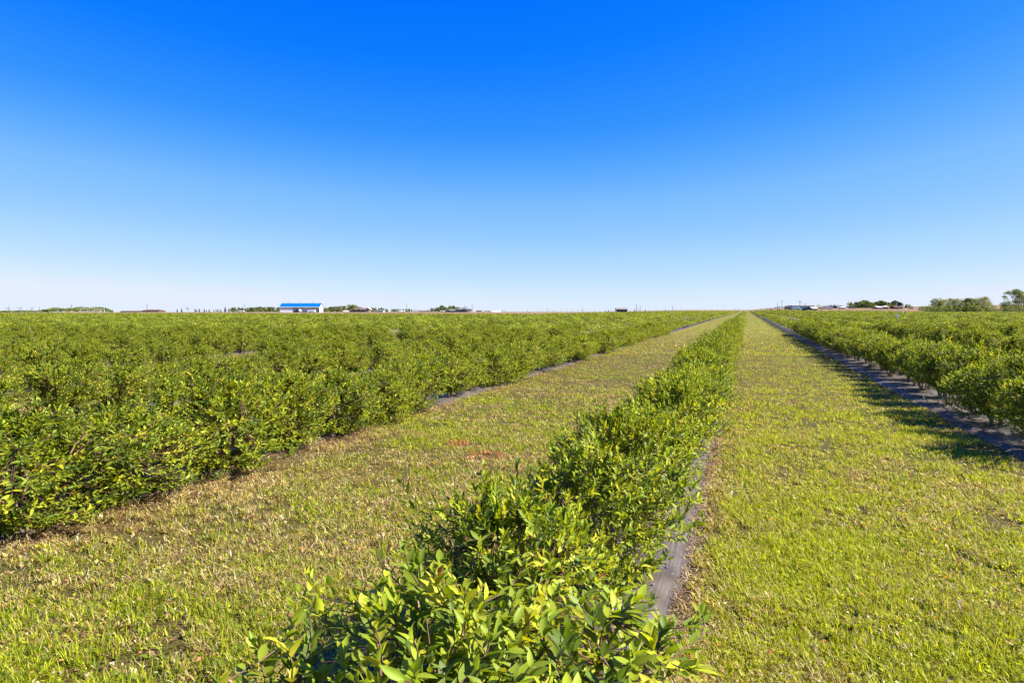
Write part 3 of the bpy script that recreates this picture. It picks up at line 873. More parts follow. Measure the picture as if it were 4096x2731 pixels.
# right of the lanes
belt(3077, 3090, 6, [(3075, 1229), (3090, 1230)], 640, ['spruce'], 'spruce in the trio left of the long spruce line', 'spruces left of the long spruce line', 1.3)
tree('spruce', 3067, 1232, 640, 'smallest spruce at the left end of the spruce line', None, 1.4)
belt(3096, 3140, 5, [(3096, 1226), (3105, 1223), (3125, 1225), (3140, 1222)], 640, ['spruce'], 'dark spruce in the line under the two tall poles', 'spruces under the two tall poles', 1.5)
belt(3143, 3166, 6, [(3143, 1221), (3149, 1219), (3166, 1222)], 640, ['spruce'], 'dark spruce beside the red roofed barn', 'spruces beside the red roofed barn', 1.5)
belt(3284, 3396, 6, [(3284, 1224), (3300, 1220), (3320, 1217), (3340, 1218), (3360, 1219), (3380, 1223), (3396, 1222)], 660, ['spruce'], 'dark spruce in the long line behind the small houses', 'spruces behind the small houses', 1.5)
belt(3396, 3608, 8, [(3395, 1206), (3402, 1206), (3412, 1216), (3424, 1206), (3440, 1203), (3458, 1198), (3470, 1204), (3490, 1207), (3505, 1206), (3522, 1200), (3532, 1204), (3545, 1208), (3560, 1208), (3572, 1203), (3582, 1199), (3592, 1206), (3604, 1210)], 600, ['poplar', 'round', 'poplar'], 'green tree in the tall wood behind the pale field', 'trees in the tall wood behind the pale field', 1.3, .03)
belt(3552, 3582, 8, [(3550, 1220), (3565, 1213), (3582, 1216)], 520, ['shrub', 'round'], 'paler bushy tree between rusty roofed shed and red barn', 'bushy trees between rusty roofed shed and red barn', .95)
belt(3618, 3642, 6, [(3618, 1220), (3623, 1213), (3632, 1220), (3639, 1216)], 600, ['spruce', 'round'], 'small dark tree right of the tall wood', 'small trees right of the tall wood', 1.1)
belt(3648, 3662, 8, [(3648, 1225), (3662, 1226)], 640, ['shrub'], 'low distant bush left of the grey shrub', 'low distant bushes left of the grey shrub')
tree('gold', 3273, 1216, 440, 'golden green tree behind the dark shed', None, 1.0)
belt(3677, 3700, 9, [(3675, 1227), (3688, 1221), (3700, 1225)], 360, ['airy', 'shrub'], 'greyish shrub at the left end of the right hand thicket', 'greyish shrubs left of the right hand thicket', 1.1)
prof = [(3700, 1224), (3715, 1222), (3735, 1208), (3748, 1189), (3758, 1196), (3772, 1203), (3795, 1187), (3806, 1194), (3828, 1189), (3845, 1198), (3866, 1190), (3885, 1196), (3905, 1194), (3932, 1184), (3944, 1194), (3952, 1212)]
belt(3712, 3950, 12, prof, 300, ['airy', 'airy', 'round'], 'loose grey green tree in the thicket at right', 'trees of the right hand thicket', 1.0, .03)
belt(3704, 3956, 13, [(3704, 1226), (3780, 1220), (3900, 1219), (3956, 1230)], 288, ['shrub'], 'green undergrowth shrub at the foot of the right hand thicket', 'undergrowth shrubs of the right hand thicket', .9, .02)
tree('sparse', 3966, 1216, 300, 'small open crowned tree between thicket and tallest tree', None, 1.0)
belt(3962, 4000, 12, [(3962, 1231), (4000, 1233)], 290, ['shrub'], 'low shrub between thicket and tallest tree', 'low shrubs between thicket and tallest tree', 1.0)
tree('big', 4046, 1155, 300, 'tallest tree at right with pale leaning trunks', None, 1.05, .7)
tree('big', 4092, 1158, 296, 'tree cut by the right edge of the photo', None, .85, 2.6)
belt(4012, 4084, 14, [(4012, 1226), (4084, 1222)], 290, ['shrub'], 'dark undergrowth shrub under the tallest tree', 'undergrowth shrubs under the tallest tree', .9, .01)

# ------------------------------------------------------------------ buildings and farm things
M['white'] = mat_plain('white_siding', (.62, .62, .62), .5, .06, .6)
M['blue'] = mat_plain('blue_metal_roof', (.0, .095, .33), .4, .1, .3)
M['concrete'] = mat_plain('grey_concrete', (.3, .29, .27), .9, .2)
M['brownroof'] = mat_plain('brown_shingle', (.12, .08, .062), .9, .3, .8)
M['redroof'] = mat_plain('dull_red_roof', (.105, .052, .045), .9, .3, .8)
M['greyroof'] = mat_plain('grey_shingle', (.13, .135, .135), .9, .25, .8)
M['wood'] = mat_plain('orange_wood', (.5, .17, .08), .7, .2, 2)
M['brownwall'] = mat_plain('brown_wall', (.11, .07, .055), .8, .3, 1)
M['greywall'] = mat_plain('dark_grey_wall', (.10, .11, .13), .8, .3, 1)
M['cream'] = mat_plain('lit_cream_wall', (.55, .5, .4), .8, .1, 1)
M['pink'] = mat_plain('pale_pinkish_metal', (.22, .165, .15), .5, .15, .8)
M['navy'] = mat_plain('navy_wall', (.03, .04, .08), .6, .3, 1)
M['paleblue'] = mat_plain('pale_blue_wall', (.34, .44, .52), .6, .15, 1)
M['sky'] = mat_plain('light_blue_panel', (.16, .38, .48), .5, .1, 1)
M['red'] = mat_plain('barn_red', (.2, .03, .03), .8, .35, 1)
M['rust'] = mat_plain('rusty_sheet', (.5, .26, .2), .8, .5, .7, c2=(.5, .42, .38))
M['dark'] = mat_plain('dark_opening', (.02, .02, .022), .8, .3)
M['glass'] = mat_plain('window_glass', (.03, .04, .05), .08, .2, spec=.6)
M['pole'] = mat_plain('weathered_pole', (.17, .14, .12), .9, .3, 3)
M['metal'] = mat_plain('grey_metal', (.3, .31, .32), .4, .15, metal=.6)
M['paint'] = mat_plain('white_paint', (.7, .7, .7), .3, .05)
M['bluepaint'] = mat_plain('blue_paint', (.02, .1, .4), .35, .1)
M['darkpaint'] = mat_plain('dark_blue_paint', (.02, .03, .06), .3, .1)
M['tyre'] = mat_plain('black_rubber', (.02, .02, .02), .8, .2)
M['soil'] = mat_plain('tan_soil', (.24, .16, .105), .95, .35, .6, bump=.5)
M['brush'] = mat_plain('brush_heap', (.12, .08, .05), .95, .5, 2, bump=.6)

def site(name, px, z, label, cat, rz=0, group=None):
    x, y, g0 = at(px, z)
    return empty(name, (x, y, g0-.05), TH+rz, label, cat, group)
def mpp(z): return z/FPX
def house(name, px0, px1, z, eave, ridge, label, wall='white', roof='greyroof', depth=8, axis='x', hip=0, over=.35, wins=(), doors=(), side=None, chimney=None, cat='house', rz=0, front=None):
    """px0..px1 photo columns of the front wall, eave/ridge heights in metres"""
    e = site(name, px0, z, label, cat, rz); W = (px1-px0)*mpp(z)
    m = MB()
    if axis == 'x': prof = [(0, 0), (depth, 0), (depth, eave), (depth/2, ridge-.12), (0, eave)] if not hip else [(0, 0), (depth, 0), (depth, eave), (0, eave)]
    if axis == 'x': m.prismx(prof, 0, W)
    else: m.prism([(0, 0), (W, 0), (W, eave), (W/2, ridge-.12), (0, eave)], 0, depth)
    m.build('wall', M[wall], e)
    if side: MB().box(W, W+.04, .02, depth-.02, 0, eave-.05).build('side_wall', M[side], e)
    r = MB(); t = .16
    if axis == 'x' and hip:
        hx = hip*W; a = -over
        p = [(a, a, eave), (W-a, a, eave), (W-a, depth-a, eave), (a, depth-a, eave), (hx, depth/2, ridge), (W-hx, depth/2, ridge)]
        pb = [(x_, y_, z_-t) for x_, y_, z_ in p[:4]]
        r.poly(p+pb, [(0, 1, 5, 4), (1, 2, 5), (2, 3, 4, 5), (3, 0, 4), (9, 8, 7, 6), (0, 6, 7, 1), (1, 7, 8, 2), (2, 8, 9, 3), (3, 9, 6, 0)])
    elif axis == 'x':
        sl = (ridge-eave)/(depth/2); z0 = eave-over*sl
        r.prismx([(-over, z0+.02), (depth/2, ridge), (depth+over, z0+.02), (depth+over, z0+t+.02), (depth/2, ridge+t), (-over, z0+t+.02)], -over, W+over)
    else:
        sl = (ridge-eave)/(W/2); z0 = eave-over*sl
        r.prism([(-over, z0+.02), (W/2, ridge), (W+over, z0+.02), (W+over, z0+t+.02), (W/2, ridge+t), (-over, z0+t+.02)], -over, depth+over)
    ro = r.build('roof', M[roof], e)
    if chimney:
        cx, top = chimney; MB().box(cx*W-.2, cx*W+.2, depth/2-.2, depth/2+.2, ridge-.3, top).build('chimney', M['metal'], ro)
    for a, b, c, d in wins:
        f = MB().box(a*W-.08, b*W+.08, -.07, .0, c-.08, d+.08).build('window', M['white' if wall != 'white' else 'greyroof'], e)
        MB().box(a*W, b*W, -.1, -.071, c, d).build('pane', M['glass'], f)
    for a, b, d, mt in doors:
        MB().box(a*W, b*W, -.06, .0, .05, d).build('door', M[mt], e)
    return e, W

# --- big shed with the blue roof
def blue_shed():
    z = 430; e = site('storage_shed', 1120, z, 'long white open fronted shed with bright blue metal roof', 'shed', .09); s_ = mpp(z)
    W = 155*s_; D = 13.0; E = 3.55; R = 5.75; wl = 50*s_
    w = MB()
    w.prismx([(D-.15, 0), (D, 0), (D, E), (D-.15, E)], 0, W)                         # back
    w.poly([(W-.15, 0, 0), (W-.15, D, 0), (W-.15, D, E), (W-.15, D/2, R-.05), (W-.15, 0, E), (W, 0, 0), (W, D, 0), (W, D, E), (W, D/2, R-.05), (W, 0, E)],
           [(4, 3, 2, 1, 0), (5, 6, 7, 8, 9), (0, 1, 6, 5), (9, 4, 0, 5)])
    w.poly([(0, 0, 0), (0, D, 0), (0, D, E), (0, D/2, R-.05), (0, 0, E), (.15, 0, 0), (.15, D, 0), (.15, D, E), (.15, D/2, R-.05), (.15, 0, E)],
           [(4, 3, 2, 1, 0), (5, 6, 7, 8, 9), (0, 1, 6, 5), (9, 4, 0, 5)])
    w.box(.15, wl, 0, .15, 0, E-.3); w.box(wl-.15, wl, .15, D-.15, 0, E-.3); w.box(wl, W-.15, 1.5, 1.65, 0, E-.1)
    w.build('wall', M['white'], e)
    r = MB(); sl = (R-E)/(D/2)
    r.prismx([(-.35, E-.35*sl), (D/2, R), (D+.6, E-.6*sl), (D+.6, E-.6*sl+.14), (D/2, R+.14), (-.35, E-.35*sl+.14)], -.3, W+.3)
    ro = r.build('roof', M['blue'], e)
    MB().box(-.32, W+.32, -.47, -.36, E-.35*sl-.22, E-.35*sl+.13).build('fascia', M['white'], ro)
    for px in (1147, 1192, 1242):
        x = (px-1120)*s_; MB().tube((x, D/2, R-.2), (x, D/2, R+1.5 if px != 1192 else R+2.0), .11).build('vent_pipe', M['pole'], ro)
    for px in (1188, 1207, 1230, 1253, 1273):
        x = (px-1120)*s_; MB().box(x-.14, x+.14, -.1, .2, 0, E-.35).build('post', M['greyroof'], e)
    MB().box(.05, W-.05, .16, D-.2, .0, .07).build('floor_slab', M['concrete'], e)
    MB().box(147*s_, 151.5*s_, 1.4, 1.49, .1, 1.9).build('door', M['greyroof'], e)
    f = MB().box((168-.5)*s_-.15, (168)*s_, 3, 4.2, 1.2, 2.2); f.v = [(W+.0+(v[0]-(168-.5)*s_+.15)*.2, v[1], v[2]) for v in f.v]
    f.build('window', M['glass'], e)
blue_shed()
def implement(px, z, dz):
    e = site('farm_tractor', px, z, 'blue tractor parked at the left bay of the blue roofed shed', 'tractor')
    b = MB(); b.prismx([(0, .6), (1.2, .6), (1.2, 1.35), (0, 1.25)], 0, 1.5); b.build('hood', M['bluepaint'], e)
    c = MB(); c.prismx([(0, 1.0), (1.2, 1.0), (1.1, 2.2), (.1, 2.2)], 1.5, 2.7); c.build('cab', M['glass'], e)
    MB().box(1.4, 2.8, -.1, 1.3, 2.2, 2.32).build('cab_roof', M['bluepaint'], e)
    for x, r in ((.4, .42), (2.3, .75)):
        for y in (-.3, 1.3):
            MB().tube((x, y, r+.05), (x, y+.3, r+.05), r, r, 16).build('wheel', M['tyre'], e)
implement(1173, 426, 0)
def tank(px, z):
    e = site('storage_tank', px, z, 'white round tank standing before the open bays of the blue roofed shed', 'tank')
    b = MB(); b.ball((.9, .9, 1.05), .9, 16, 10, (1.15, 1, 1.05)); b.build('tank_shell', M['paint'], e)
    MB().tube((.9, .9, 1.95), (.9, .9, 2.1), .2).build('lid', M['greyroof'], e)
    MB().box(.2, 1.6, .3, 1.5, 0, .15).build('base', M['greyroof'], e)
tank(1193, 425)
def trailer(px, z):
    e = site('covered_trailer', px, z, 'long white covered trailer with blue sloping front before the blue roofed shed', 'trailer')
    b = MB(); b.prism([(.9, .45), (5.9, .45), (5.6, 1.35), (5.0, 1.62), (1.3, 1.62), (1.0, 1.5)], 0, 2.2); b.build('cover', M['paint'], e)
    b = MB(); b.prism([(-.4, .45), (.88, .45), (.98, 1.45), (.5, 1.2)], .05, 2.15); b.build('front', M['bluepaint'], e)
    for y in (-.05, 2.0): MB().tube((3.2, y, .36), (3.2, y+.22, .36), .36, .36, 14).build('wheel', M['tyre'], e)
trailer(1223, 424)

# --- car, copied
def make_car():
    e = empty('parked_car', (0, 0, 0))
    b = MB(); b.prism([(-2.2, .35), (2.2, .35), (2.25, .75), (2.0, .92), (.95, 1.0), (-1.0, 1.0), (-2.1, .95), (-2.25, .7)], -.85, .85); b.build('body', M['paint'], e, .05)
    b = MB()
    p = [(-1.5, -.8, .99), (1.15, -.8, .99), (1.15, .8, .99), (-1.5, .8, .99), (-1.1, -.66, 1.42), (.5, -.66, 1.42), (.5, .66, 1.42), (-1.1, .66, 1.42)]
    b.poly(p, [(0, 1, 5, 4), (1, 2, 6, 5), (2, 3, 7, 6), (3, 0, 4, 7), (3, 2, 1, 0)]); b.build('window', M['glass'], e)
    MB().box(-1.13, .53, -.69, .69, 1.421, 1.49).build('roof', M['paint'], e)
    for x in (-1.4, 1.4):
        for y in (-.86, .66):
            t = MB().tube((x, y, .33), (x, y+.2, .33), .33, .33, 14); t.build('wheel', M['tyre'], e)
    return e
def copy_thing(src):
    c = src.copy(); COL.objects.link(c)
    for ch in src.children:
        d = ch.copy(); COL.objects.link(d); d.parent = c
        for gch in ch.children:
            k = gch.copy(); COL.objects.link(k); k.parent = d
    return c
car0 = make_car()
CARS = [(965, 505, 0, 'white car left of the pole by the tree belt', None), (1384, 470, .4, 'white car left of the brown house', None),
        (1774, 490, 0, 'white car left of the grey roofed houses', None), (1607, 520, .3, 'tiny white car in front of the small tree line', None),
        (3121, 560, 0, 'white car below the tall pole with a crossarm', None), (3214, 405, .1, 'white car left of the dark navy shed', None),
        (3407, 480, .2, 'dark blue car alone at the pale field edge', 'darkpaint'), (3301, 452, -.2, 'white car before the brown roofed bungalow', None)]
for i, (px, z, rz, lab, mt) in enumerate(CARS):
    c = car0 if i == 0 else copy_thing(car0)
    x, y, g0 = at(px, z); c.location = (x, y, g0); c.rotation_euler = (0, 0, TH+rz)
    tag(c, lab, 'car', 'cars parked by the distant buildings')
    if mt:
        for ch in c.children:
            if ch.name.startswith(('body', 'roof')): ch.data = ch.data.copy(); ch.data.materials[0] = M[mt]

# --- houses on the left
house('farmhouse', 567, 636, 520, 1.0, 2.0, 'low house with dull red roof at left', 'brownwall', 'redroof', 10, hip=.12, wins=((.2, .3, .3, .8), (.6, .7, .3, .8)))
house('farm_shed', 482, 560, 530, .45, .95, 'very low reddish roofed shed left of the red roofed house', 'brownwall', 'redroof', 8, cat='shed', doors=((.4, .6, .4, 'dark'),))
e, W = house('bungalow', 1408, 1470, 470, 1.75, 2.95, 'brown bungalow with orange gabled porch on white columns', 'brownwall', 'brownroof', 9, hip=.1,
             wins=((.05, .14, .5, 1.4), (.28, .4, .4, 1.5), (.55, .66, .4, 1.5), (.75, .85, .4, 1.5)), chimney=(.55, 3.2))
s_ = mpp(470)
for a, b in ((.0, .26), (.36, .58)):
    g_ = MB(); g_.prism([(a*W, 1.6), ((a+b)/2*W, 2.4), (b*W, 1.6)], -.9, 1.6); g_.build('dormer', M['brownroof'], e)
x0 = 54*s_; x1 = 78*s_
g_ = MB(); g_.prism([(x0, 1.75), ((x0+x1)/2, 3.05), (x1, 1.75)], -1.9, 1.0); pg = g_.build('porch_gable', M['wood'], e)
g_ = MB(); c_ = (x0+x1)/2
g_.prism([(x0-.3, 1.6), (c_, 3.12), (x1+.3, 1.6), (x1+.3, 1.78), (c_, 3.32), (x0-.3, 1.78)], -2.2, 1.0); g_.build('porch_roof', M['white'], pg)
for k in range(4):
    x = x0+.25+(x1-x0-.5)*k/3; MB().tube((x, -1.7, 0), (x, -1.7, 1.75), .14).build('column', M['white'], e)
house('cottage', 1402, 1409, 476, 1.2, 1.9, 'small brown shed touching the left end of the brown bungalow', 'brownwall', 'brownroof', 4, cat='shed', doors=((.3, .7, 1.0, 'dark'),))
house('cottage', 1510, 1534, 500, .9, 1.5, 'little grey house right of the brown bungalow', 'white', 'greyroof', 6, wins=((.2, .4, .3, .75), (.6, .8, .3, .75)))
house('cottage', 1676, 1704, 560, .5, 1.1, 'small house with pinkish low roof between tree clumps', 'brownwall', 'pink', 7, wins=((.3, .5, .15, .4),))
e, W = house('farmhouse', 1783, 1822, 470, 1.1, 2.2, 'smaller of the two grey roofed houses with a dark front', 'greywall', 'greyroof', 8, hip=.25, wins=((.15, .3, .3, .9), (.5, .62, .3, .9)))
g_ = MB(); g_.prism([(.0, 1.05), (.27*W, 2.0), (.54*W, 1.05)], -1.2, 2.0); g_.build('front_gable', M['greyroof'], e)
e, W = house('farmhouse', 1824, 1886, 462, 1.9, 3.35, 'larger grey roofed house with hipped roof and end wall coloured sunlit cream', 'greywall', 'greyroof', 10, hip=.33,
             wins=((.08, .2, .5, 1.5), (.3, .4, .5, 1.5)), chimney=(.56, 4.7))
MB().box(.68*W, W+.02, -.06, -.005, 0, 1.75).build('lit_cream_wall', M['cream'], e)  # cream panel holds the sunlit side as colour, the dark front its shade
g_ = MB(); g_.prism([(.36*W, 1.75), (.53*W, 2.85), (.68*W, 1.75)], -1.4, 2.5); g_.build('front_gable', M['greyroof'], e)
MB().box(.42*W, .66*W, -1.2, -.02, 0, 1.72).build('entrance', M['glass'], e)
house('cottage', 1906, 1925, 560, .5, 1.0, 'tiny house with dull red roof right of the grey roofed houses', 'pink', 'redroof', 6, wins=((.3, .6, .1, .4),))
def tunnel(px0, px1, z):
    e = site('poly_tunnel', px0, z, 'low white arched tunnel right of the low trees', 'tunnel'); W = (px1-px0)*mpp(z)
    m = MB(); n = 12
    prof = [(3+3*math.cos(math.pi*i/n), 1.0*math.sin(math.pi*i/n)) for i in range(n+1)]
    m.prismx(prof, 0, W); m.build('cover', M['paint'], e)
    for k in range(6):
        x = W*k/5; q = MB()
        for i in range(n): q.tube((x, prof[i][0]*1.0, prof[i][1]+.03), (x, prof[i+1][0], prof[i+1][1]+.03), .05, .05, 5)
        q.build('hoop', M['metal'], e)
tunnel(1967, 2004, 540)
# machine shed in the middle distance
z = 480; e = site('machine_shed', 2466, z, 'grey machine shed with pinkish roof and open dark front', 'shed'); s_ = mpp(z); W = 44*s_; D = 7; E = 1.95; R = 2.9
w = MB(); w.box(0, W, D-.12, D, 0, E)
for x in (0, W-.12):
    w.poly([(x, 0, 0), (x, D, 0), (x, D, E), (x, D/2, R-.04), (x, 0, E), (x+.12, 0, 0), (x+.12, D, 0), (x+.12, D, E), (x+.12, D/2, R-.04), (x+.12, 0, E)],
           [(4, 3, 2, 1, 0), (5, 6, 7, 8, 9), (0, 1, 6, 5), (9, 4, 0, 5)])
w.build('wall', M['white'], e)
MB().box(.13, W-.13, 1.6, 1.7, 0, E-.1).build('inner_shade_wall', M['navy'], e)  # navy sheet puts the shade of the open front into colour
r = MB(); sl = (R-E)/(D/2); r.prismx([(-.4, E-.4*sl), (D/2, R), (D+.4, E-.4*sl), (D+.4, E-.4*sl+.14), (D/2, R+.14), (-.4, E-.4*sl+.14)], -.15, W+.15); r.build('roof', M['pink'], e)
for k in range(4): MB().box(W*k/3*.96+.05, W*k/3*.96+.2, -.05, .1, 0, E-.15).build('post', M['white'], e)

# --- farmyard on the right
z = 452; s_ = mpp(z); e = site('mobile_home', 3168, z, 'long pale blue mobile home with rounded brown roof edge and dark skirting', 'mobile home', .05); W = 90*s_
MB().box(.1, W-.1, .05, 4.4, 0, .5).build('skirting', M['navy'], e)
MB().box(0, W, 0, 4.5, .5, 2.0).build('wall', M['paleblue'], e)
r = MB(); r.prismx([(-.15, 2.0), (4.65, 2.0), (4.65, 2.35), (3.8, 2.6), (.7, 2.6), (-.15, 2.35)], -.1, W+.1); r.build('roof', M['brownroof'], e)
MB().box(0.6, .36*W, -.05, -.003, .7, 1.6).build('blue_panel', M['sky'], e)
f = MB().box(.37*W, .42*W, -.06, -.003, 1.15, 1.75).build('window', M['dark'], e)
MB().box(.55*W, .6*W, -.06, -.003, .6, 1.8).build('door', M['white'], e)
z = 475; e, W = house('old_barn', 3150, 3166, z, 1.0, 1.9, 'small dark red barn left of the mobile home', 'red', 'redroof', 6, 'y', cat='barn', doors=((.35, .65, 1.0, 'dark'),))
z = 395; e, W = house('dark_shed', 3223, 3245, z, 1.15, 2.0, 'dark navy gabled shed in front of the mobile home', 'navy', 'navy', 6, 'y', cat='shed', doors=((.3, .6, 1.2, 'dark'),))
x = W+.02; w2 = 27*mpp(z)
MB().box(x, x+w2, .6, 5, 0, 1.15).build('side_wing', M['navy'], e)
r = MB(); r.poly([(x, .2, 1.1), (x+w2+.2, .2, 1.1), (x+w2+.2, 5.2, 2.0), (x, 5.2, 2.0), (x, .2, .98), (x+w2+.2, .2, .98), (x+w2+.2, 5.2, 1.88), (x, 5.2, 1.88)],
    [(0, 1, 2, 3), (7, 6, 5, 4), (0, 4, 5, 1), (1, 5, 6, 2), (2, 6, 7, 3), (3, 7, 4, 0)]); r.build('wing_roof', M['white'], e)
house('bungalow', 3289, 3316, 460, 1.3, 2.15, 'pale bungalow with low brown hipped roof', 'paleblue', 'brownroof', 6, hip=.3, wins=((.2, .35, .5, 1.1), (.6, .75, .5, 1.1)))
house('garden_shed', 3282, 3292, 452, .8, 1.25, 'small shed with pinkish roof left of the pale bungalow', 'redroof', 'pink', 3, cat='shed', doors=((.3, .7, .7, 'dark'),))
house('gable_shed', 3328, 3344, 462, 1.1, 2.0, 'dark gabled shed with blue grey roof beside the bungalow', 'navy', 'greyroof', 5, 'y', cat='shed', doors=((.3, .7, 1.2, 'dark'),))
house('low_shed', 3317, 3330, 455, .65, .95, 'low dark lean shed between bungalow and gabled shed', 'greywall', 'greyroof', 3, cat='shed', doors=((.2, .5, .6, 'white'),))
house('garden_house', 3362, 3384, 462, 1.1, 1.65, 'small pale blue hut with white roof standing alone', 'paleblue', 'white', 4, hip=.25, cat='hut', wins=((.35, .55, .3, .9),), doors=((.1, .25, 1.0, 'dark'),))
def open_shed(px0, px1, z, h, roof, lab):
    e = site('open_shed', px0, z, lab, 'shed'); W = (px1-px0)*mpp(z)
    MB().box(.1, W-.1, 3.3, 3.4, 0, h-.3).build('back_wall', M['dark'], e)  # shade beneath the open roof is put into the near-black walls
    for x in (.1, W*.5, W-.25): MB().box(x, x+.15, .1, .25, 0, h-.35).build('post', M['white'], e)
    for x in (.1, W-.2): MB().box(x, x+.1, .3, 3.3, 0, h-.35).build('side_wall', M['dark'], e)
    r = MB(); r.poly([(-.2, -.3, h-.35), (W+.2, -.3, h-.35), (W+.2, 3.6, h+.35), (-.2, 3.6, h+.35), (-.2, -.3, h-.48), (W+.2, -.3, h-.48), (W+.2, 3.6, h+.22), (-.2, 3.6, h+.22)],
        [(0, 1, 2, 3), (7, 6, 5, 4), (0, 4, 5, 1), (1, 5, 6, 2), (2, 6, 7, 3), (3, 7, 4, 0)]); r.build('roof', M[roof], e)
open_shed(3509, 3531, 445, 1.45, 'white', 'open fronted shed with white sloping roof below the tall wood')
open_shed(3538, 3553, 455, 1.75, 'rust', 'taller open shed with rusty pinkish roof')
e, W = house('red_barn', 3579, 3610, 445, 1.0, 1.75, 'low dark red barn near the right end of the wood', 'red', 'redroof', 6, cat='barn', doors=((.1, .3, .9, 'dark'), (.5, .75, .9, 'dark')))
MB().box(W*.3, W*.9, -.12, -.063, .1, .45).build('rail', M['white'], e)

# mounds and heaps
def mound(name, px, z, wpx, h, mat, label, cat, group=None, seed=0):
    g = np.random.default_rng(seed); x, y, g0 = at(px, z); W = wpx*mpp(z)/2
    nr, na = 8, 22; V = [(0, 0, h)]; 
    for i in range(1, nr+1):
        r = i/nr
        for j in range(na):
            a = 2*np.pi*j/na; q = 1+.2*math.sin(3*a+seed)+.1*g.normal()
            V.append((math.cos(a)*W*r*q, math.sin(a)*W*.7*r*q, h*(math.cos(math.pi*r)*.5+.5)*(1+.25*g.normal()*(r < .9))-(.1 if i == nr else 0)))
    tri = [(0, 1+j, 1+(j+1) % na) for j in range(na)]
    q = [(1+i*na+j, 1+(i+1)*na+j, 1+(i+1)*na+(j+1) % na, 1+i*na+(j+1) % na) for i in range(nr-1) for j in range(na)]
    me = bpy.data.meshes.new(name); me.from_pydata(V, [], tri+q); me.materials.append(M[mat])
    o = ob(name, me, None, (x, y, g0)); o.rotation_euler = (0, 0, TH)
    tag(o, label, cat, group)
for i, (px, w, lab) in enumerate(((256, 18, 'leftmost tan soil mound before the distant wood'), (286, 30, 'tan soil mound left of the pale pipe frames'), (322, 26, 'tan soil mound under the narrower pipe frame'),
                                  (352, 20, 'smallest tan soil mound between the pipe frames'), (388, 36, 'widest tan soil mound under the wider pipe frame'))):
    mound('soil_mound', px, 540, w, .75, 'soil', lab, 'soil mound', 'soil mounds at far left', i)
mound('brush_pile', 3495, 450, 20, 1.3, 'brush', 'brown brush pile left of the open white roofed shed', 'brush pile', None, 11)
mound('soil_mound', 3646, 430, 40, 1.2, 'soil', 'long low tan mound right of the dark red barn', 'soil mound', None, 12)
mound('soil_mound', 3330, 440, 30, .6, 'soil', 'low tan heap in front of the small right hand houses', 'soil mound', None, 13)

# poles
def pole(px, top, z, label, arm=0, lean=0, lamp=0, r=.22):
    x, y, g0 = at(px, z); base = HZ+(CH-g0)*FPX/z; h = (base-top)/FPX*z
    e = empty('street_lamp' if lamp else 'utility_pole', (x, y, g0-.1), TH, label, 'lamp' if lamp else 'pole', None if lamp else 'poles along the horizon')
    m = MB().tube((0, 0, 0), (lean*h, 0, h+.1), r, r*.7, 8); m.build('pole_shaft', M['pole'], e)
    if arm:
        MB().box(lean*h-arm, lean*h+arm, -.22, -.04, h-.55, h-.33).build('crossarm', M['pole'], e)
        for k in (-.85, 0, .85): MB().tube((lean*h+arm*k, -.13, h-.33), (lean*h+arm*k, -.13, h-.08), .09, .05, 6).build('insulator', M['metal'], e)
    if arm > 1.1 and lean: MB().tube((lean*h*.85+.35, -.2, h*.8), (lean*h*.85+.35, -.2, h*.9), .28, .28, 10).build('transformer', M['metal'], e)
    if lamp == 1: MB().ball((0, 0, h+.2), .42, 10, 8).build('lamp_globe', M['paint'], e)
    if lamp == 2: MB().box(-.1, .75, -.15, .15, h-.05, h+.18).build('lamp_head', M['metal'], e)
    return e
PL = [(109, 1236, 560, 'short pole among the thin trees at far left'), (160, 1226, 560, 'pole right of the thin trees at far left'), (235, 1231, 560, 'pole left of the soil mounds'),
      (453, 1237, 560, 'short pole at the right end of the distant wood'), (590, 1213, 540, 'tall pole behind the red roofed house'), (979, 1212, 560, 'tall pole left of the blue roofed shed'),
      (1628, 1214, 520, 'tall pole in front of the small tree line in the middle'), (1889, 1219, 480, 'tall pole right of the larger grey roofed house'), (2011, 1237, 600, 'left one of the short pole pair beyond the white tunnel'),
      (2020, 1238, 600, 'right one of the short pole pair beyond the white tunnel'), (2111, 1236, 600, 'single thin pole right of the short pole pair'), (2189, 1236, 600, 'thin pole at the left start of the wire fence'),
      (2329, 1233, 600, 'thin pole halfway along the wire fence'), (2560, 1222, 520, 'shorter of the two poles right of the machine shed'), (2689, 1224, 560, 'single pole left of the grass lanes'),
      (3108, 1210, 620, 'plain tall pole left of the crossarm pole')]
for p in PL: pole(*p)
pole(289, 1219, 560, 'pole with crossarm over the distant wood at left', 1.0)
pole(2545, 1218, 520, 'taller of the two poles right of the machine shed', .35)
pole(3126, 1202, 600, 'tallest pole with a crossarm above the spruce line', 1.1, .01)
pole(3199, 1203, 520, 'leaning pole with crossarm and transformer behind the mobile home', 1.2, -.06)
pole(360, 1230, 560, 'street lamp with round white head before the distant wood', lamp=1)
pole(3219, 1215, 430, 'yard lamp on a pole in front of the mobile home', lamp=2)
def pframe(px0, px1, top, z, label, mat='paint', r=.12, mid=None):
    x, y, g0 = at(px0, z); e = empty('pipe_frame', (x, y, g0), TH, label, 'frame', 'rectangular pipe frames'); W = (px1-px0)*mpp(z)
    h = (HZ+(CH-g0)*FPX/z-top)/FPX*z
    for xx in [0, W]+([W*mid] if mid else []): MB().tube((xx, 0, 0), (xx, 0, h), r).build('post', M[mat], e)
    MB().tube((-r, 0, h), (W+r, 0, h), r).build('crossbar', M[mat], e)
pframe(323, 353, 1236, 545, 'narrower pale pipe frame before the distant wood', 'cream', .12)
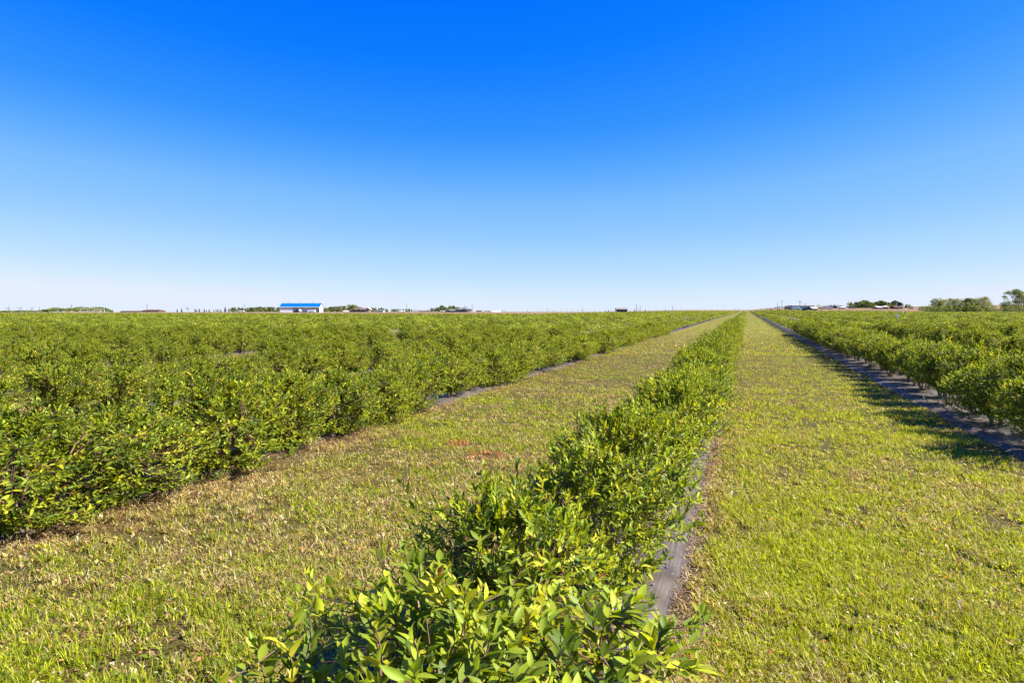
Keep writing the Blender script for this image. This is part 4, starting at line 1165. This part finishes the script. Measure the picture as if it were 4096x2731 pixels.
pframe(378, 420, 1237.5, 545, 'wider white pipe frame before the distant wood', 'paint', .12, .62)
pframe(2209, 2220, 1243, 600, 'small dark pipe frame by the wire fence', 'pole', .08)
pframe(2546, 2553, 1236, 520, 'small pipe frame at the foot of the taller pole', 'pole', .1)
pframe(2938, 2955, 1234, 622, 'gate frame closing the left grass lane at the far fence', 'metal', .1)

def wire_fence(px0, px1, n, z0, z1, h, label):
    e = empty('wire_fence', (0, 0, 0), 0, label, 'fence')
    pts = []
    for i in range(n):
        t = i/(n-1); x, y, g0 = at(px0+(px1-px0)*t+tg.normal(0, 1.2), z0+(z1-z0)*t); pts.append((x, y, g0))
        MB().tube((x, y, g0-.1), (x, y, g0+h*tg.uniform(.93, 1.05)), .085, .07, 6).build('post', M['pole'], e)
    w = MB()
    for k in (.35, .6, .95):
        for a, b in zip(pts[:-1], pts[1:]): w.tube((a[0], a[1], a[2]+h*k), (b[0], b[1], b[2]+h*k), .012, .012, 4)
    w.build('wire', M['metal'], e)
wire_fence(2150, 2536, 18, 600, 610, 2.1, 'thin wire fence on posts in the middle distance left of the machine shed pole')
wire_fence(2600, 3065, 20, 610, 625, 2.5, 'tall wire fence on thin posts across the far end of the grass lanes')

# weather station among the right rows
x, y, g0 = at(3590, 60)
e = empty('weather_station', (x, y, g0), TH-.35, 'small weather station on a thin mast with solar panel above the right rows', 'weather station')
MB().tube((0, 0, 0), (0, 0, 2.15), .022).build('mast', M['metal'], e)
b = MB().box(-.06, .2, -.02, .02, 1.96, 2.26).build('solar_panel', M['dark'], e)
MB().box(-.12, -.063, -.03, .03, 1.96, 2.26).build('bracket', M['paint'], e)
m = MB().tube((0, 0, 1.72), (.2, 0, 1.66), .012); m.tube((.2, 0, 1.66), (.38, 0, 1.5), .012); ar = m.build('arm', M['metal'], e)
MB().tube((.38, 0, 1.36), (.38, 0, 1.52), .05, .05, 10).build('rain_gauge', M['paint'], ar)
MB().box(-.17, .03, -.14, -.022, .95, 1.2).build('logger_box', M['paint'], e, .01)
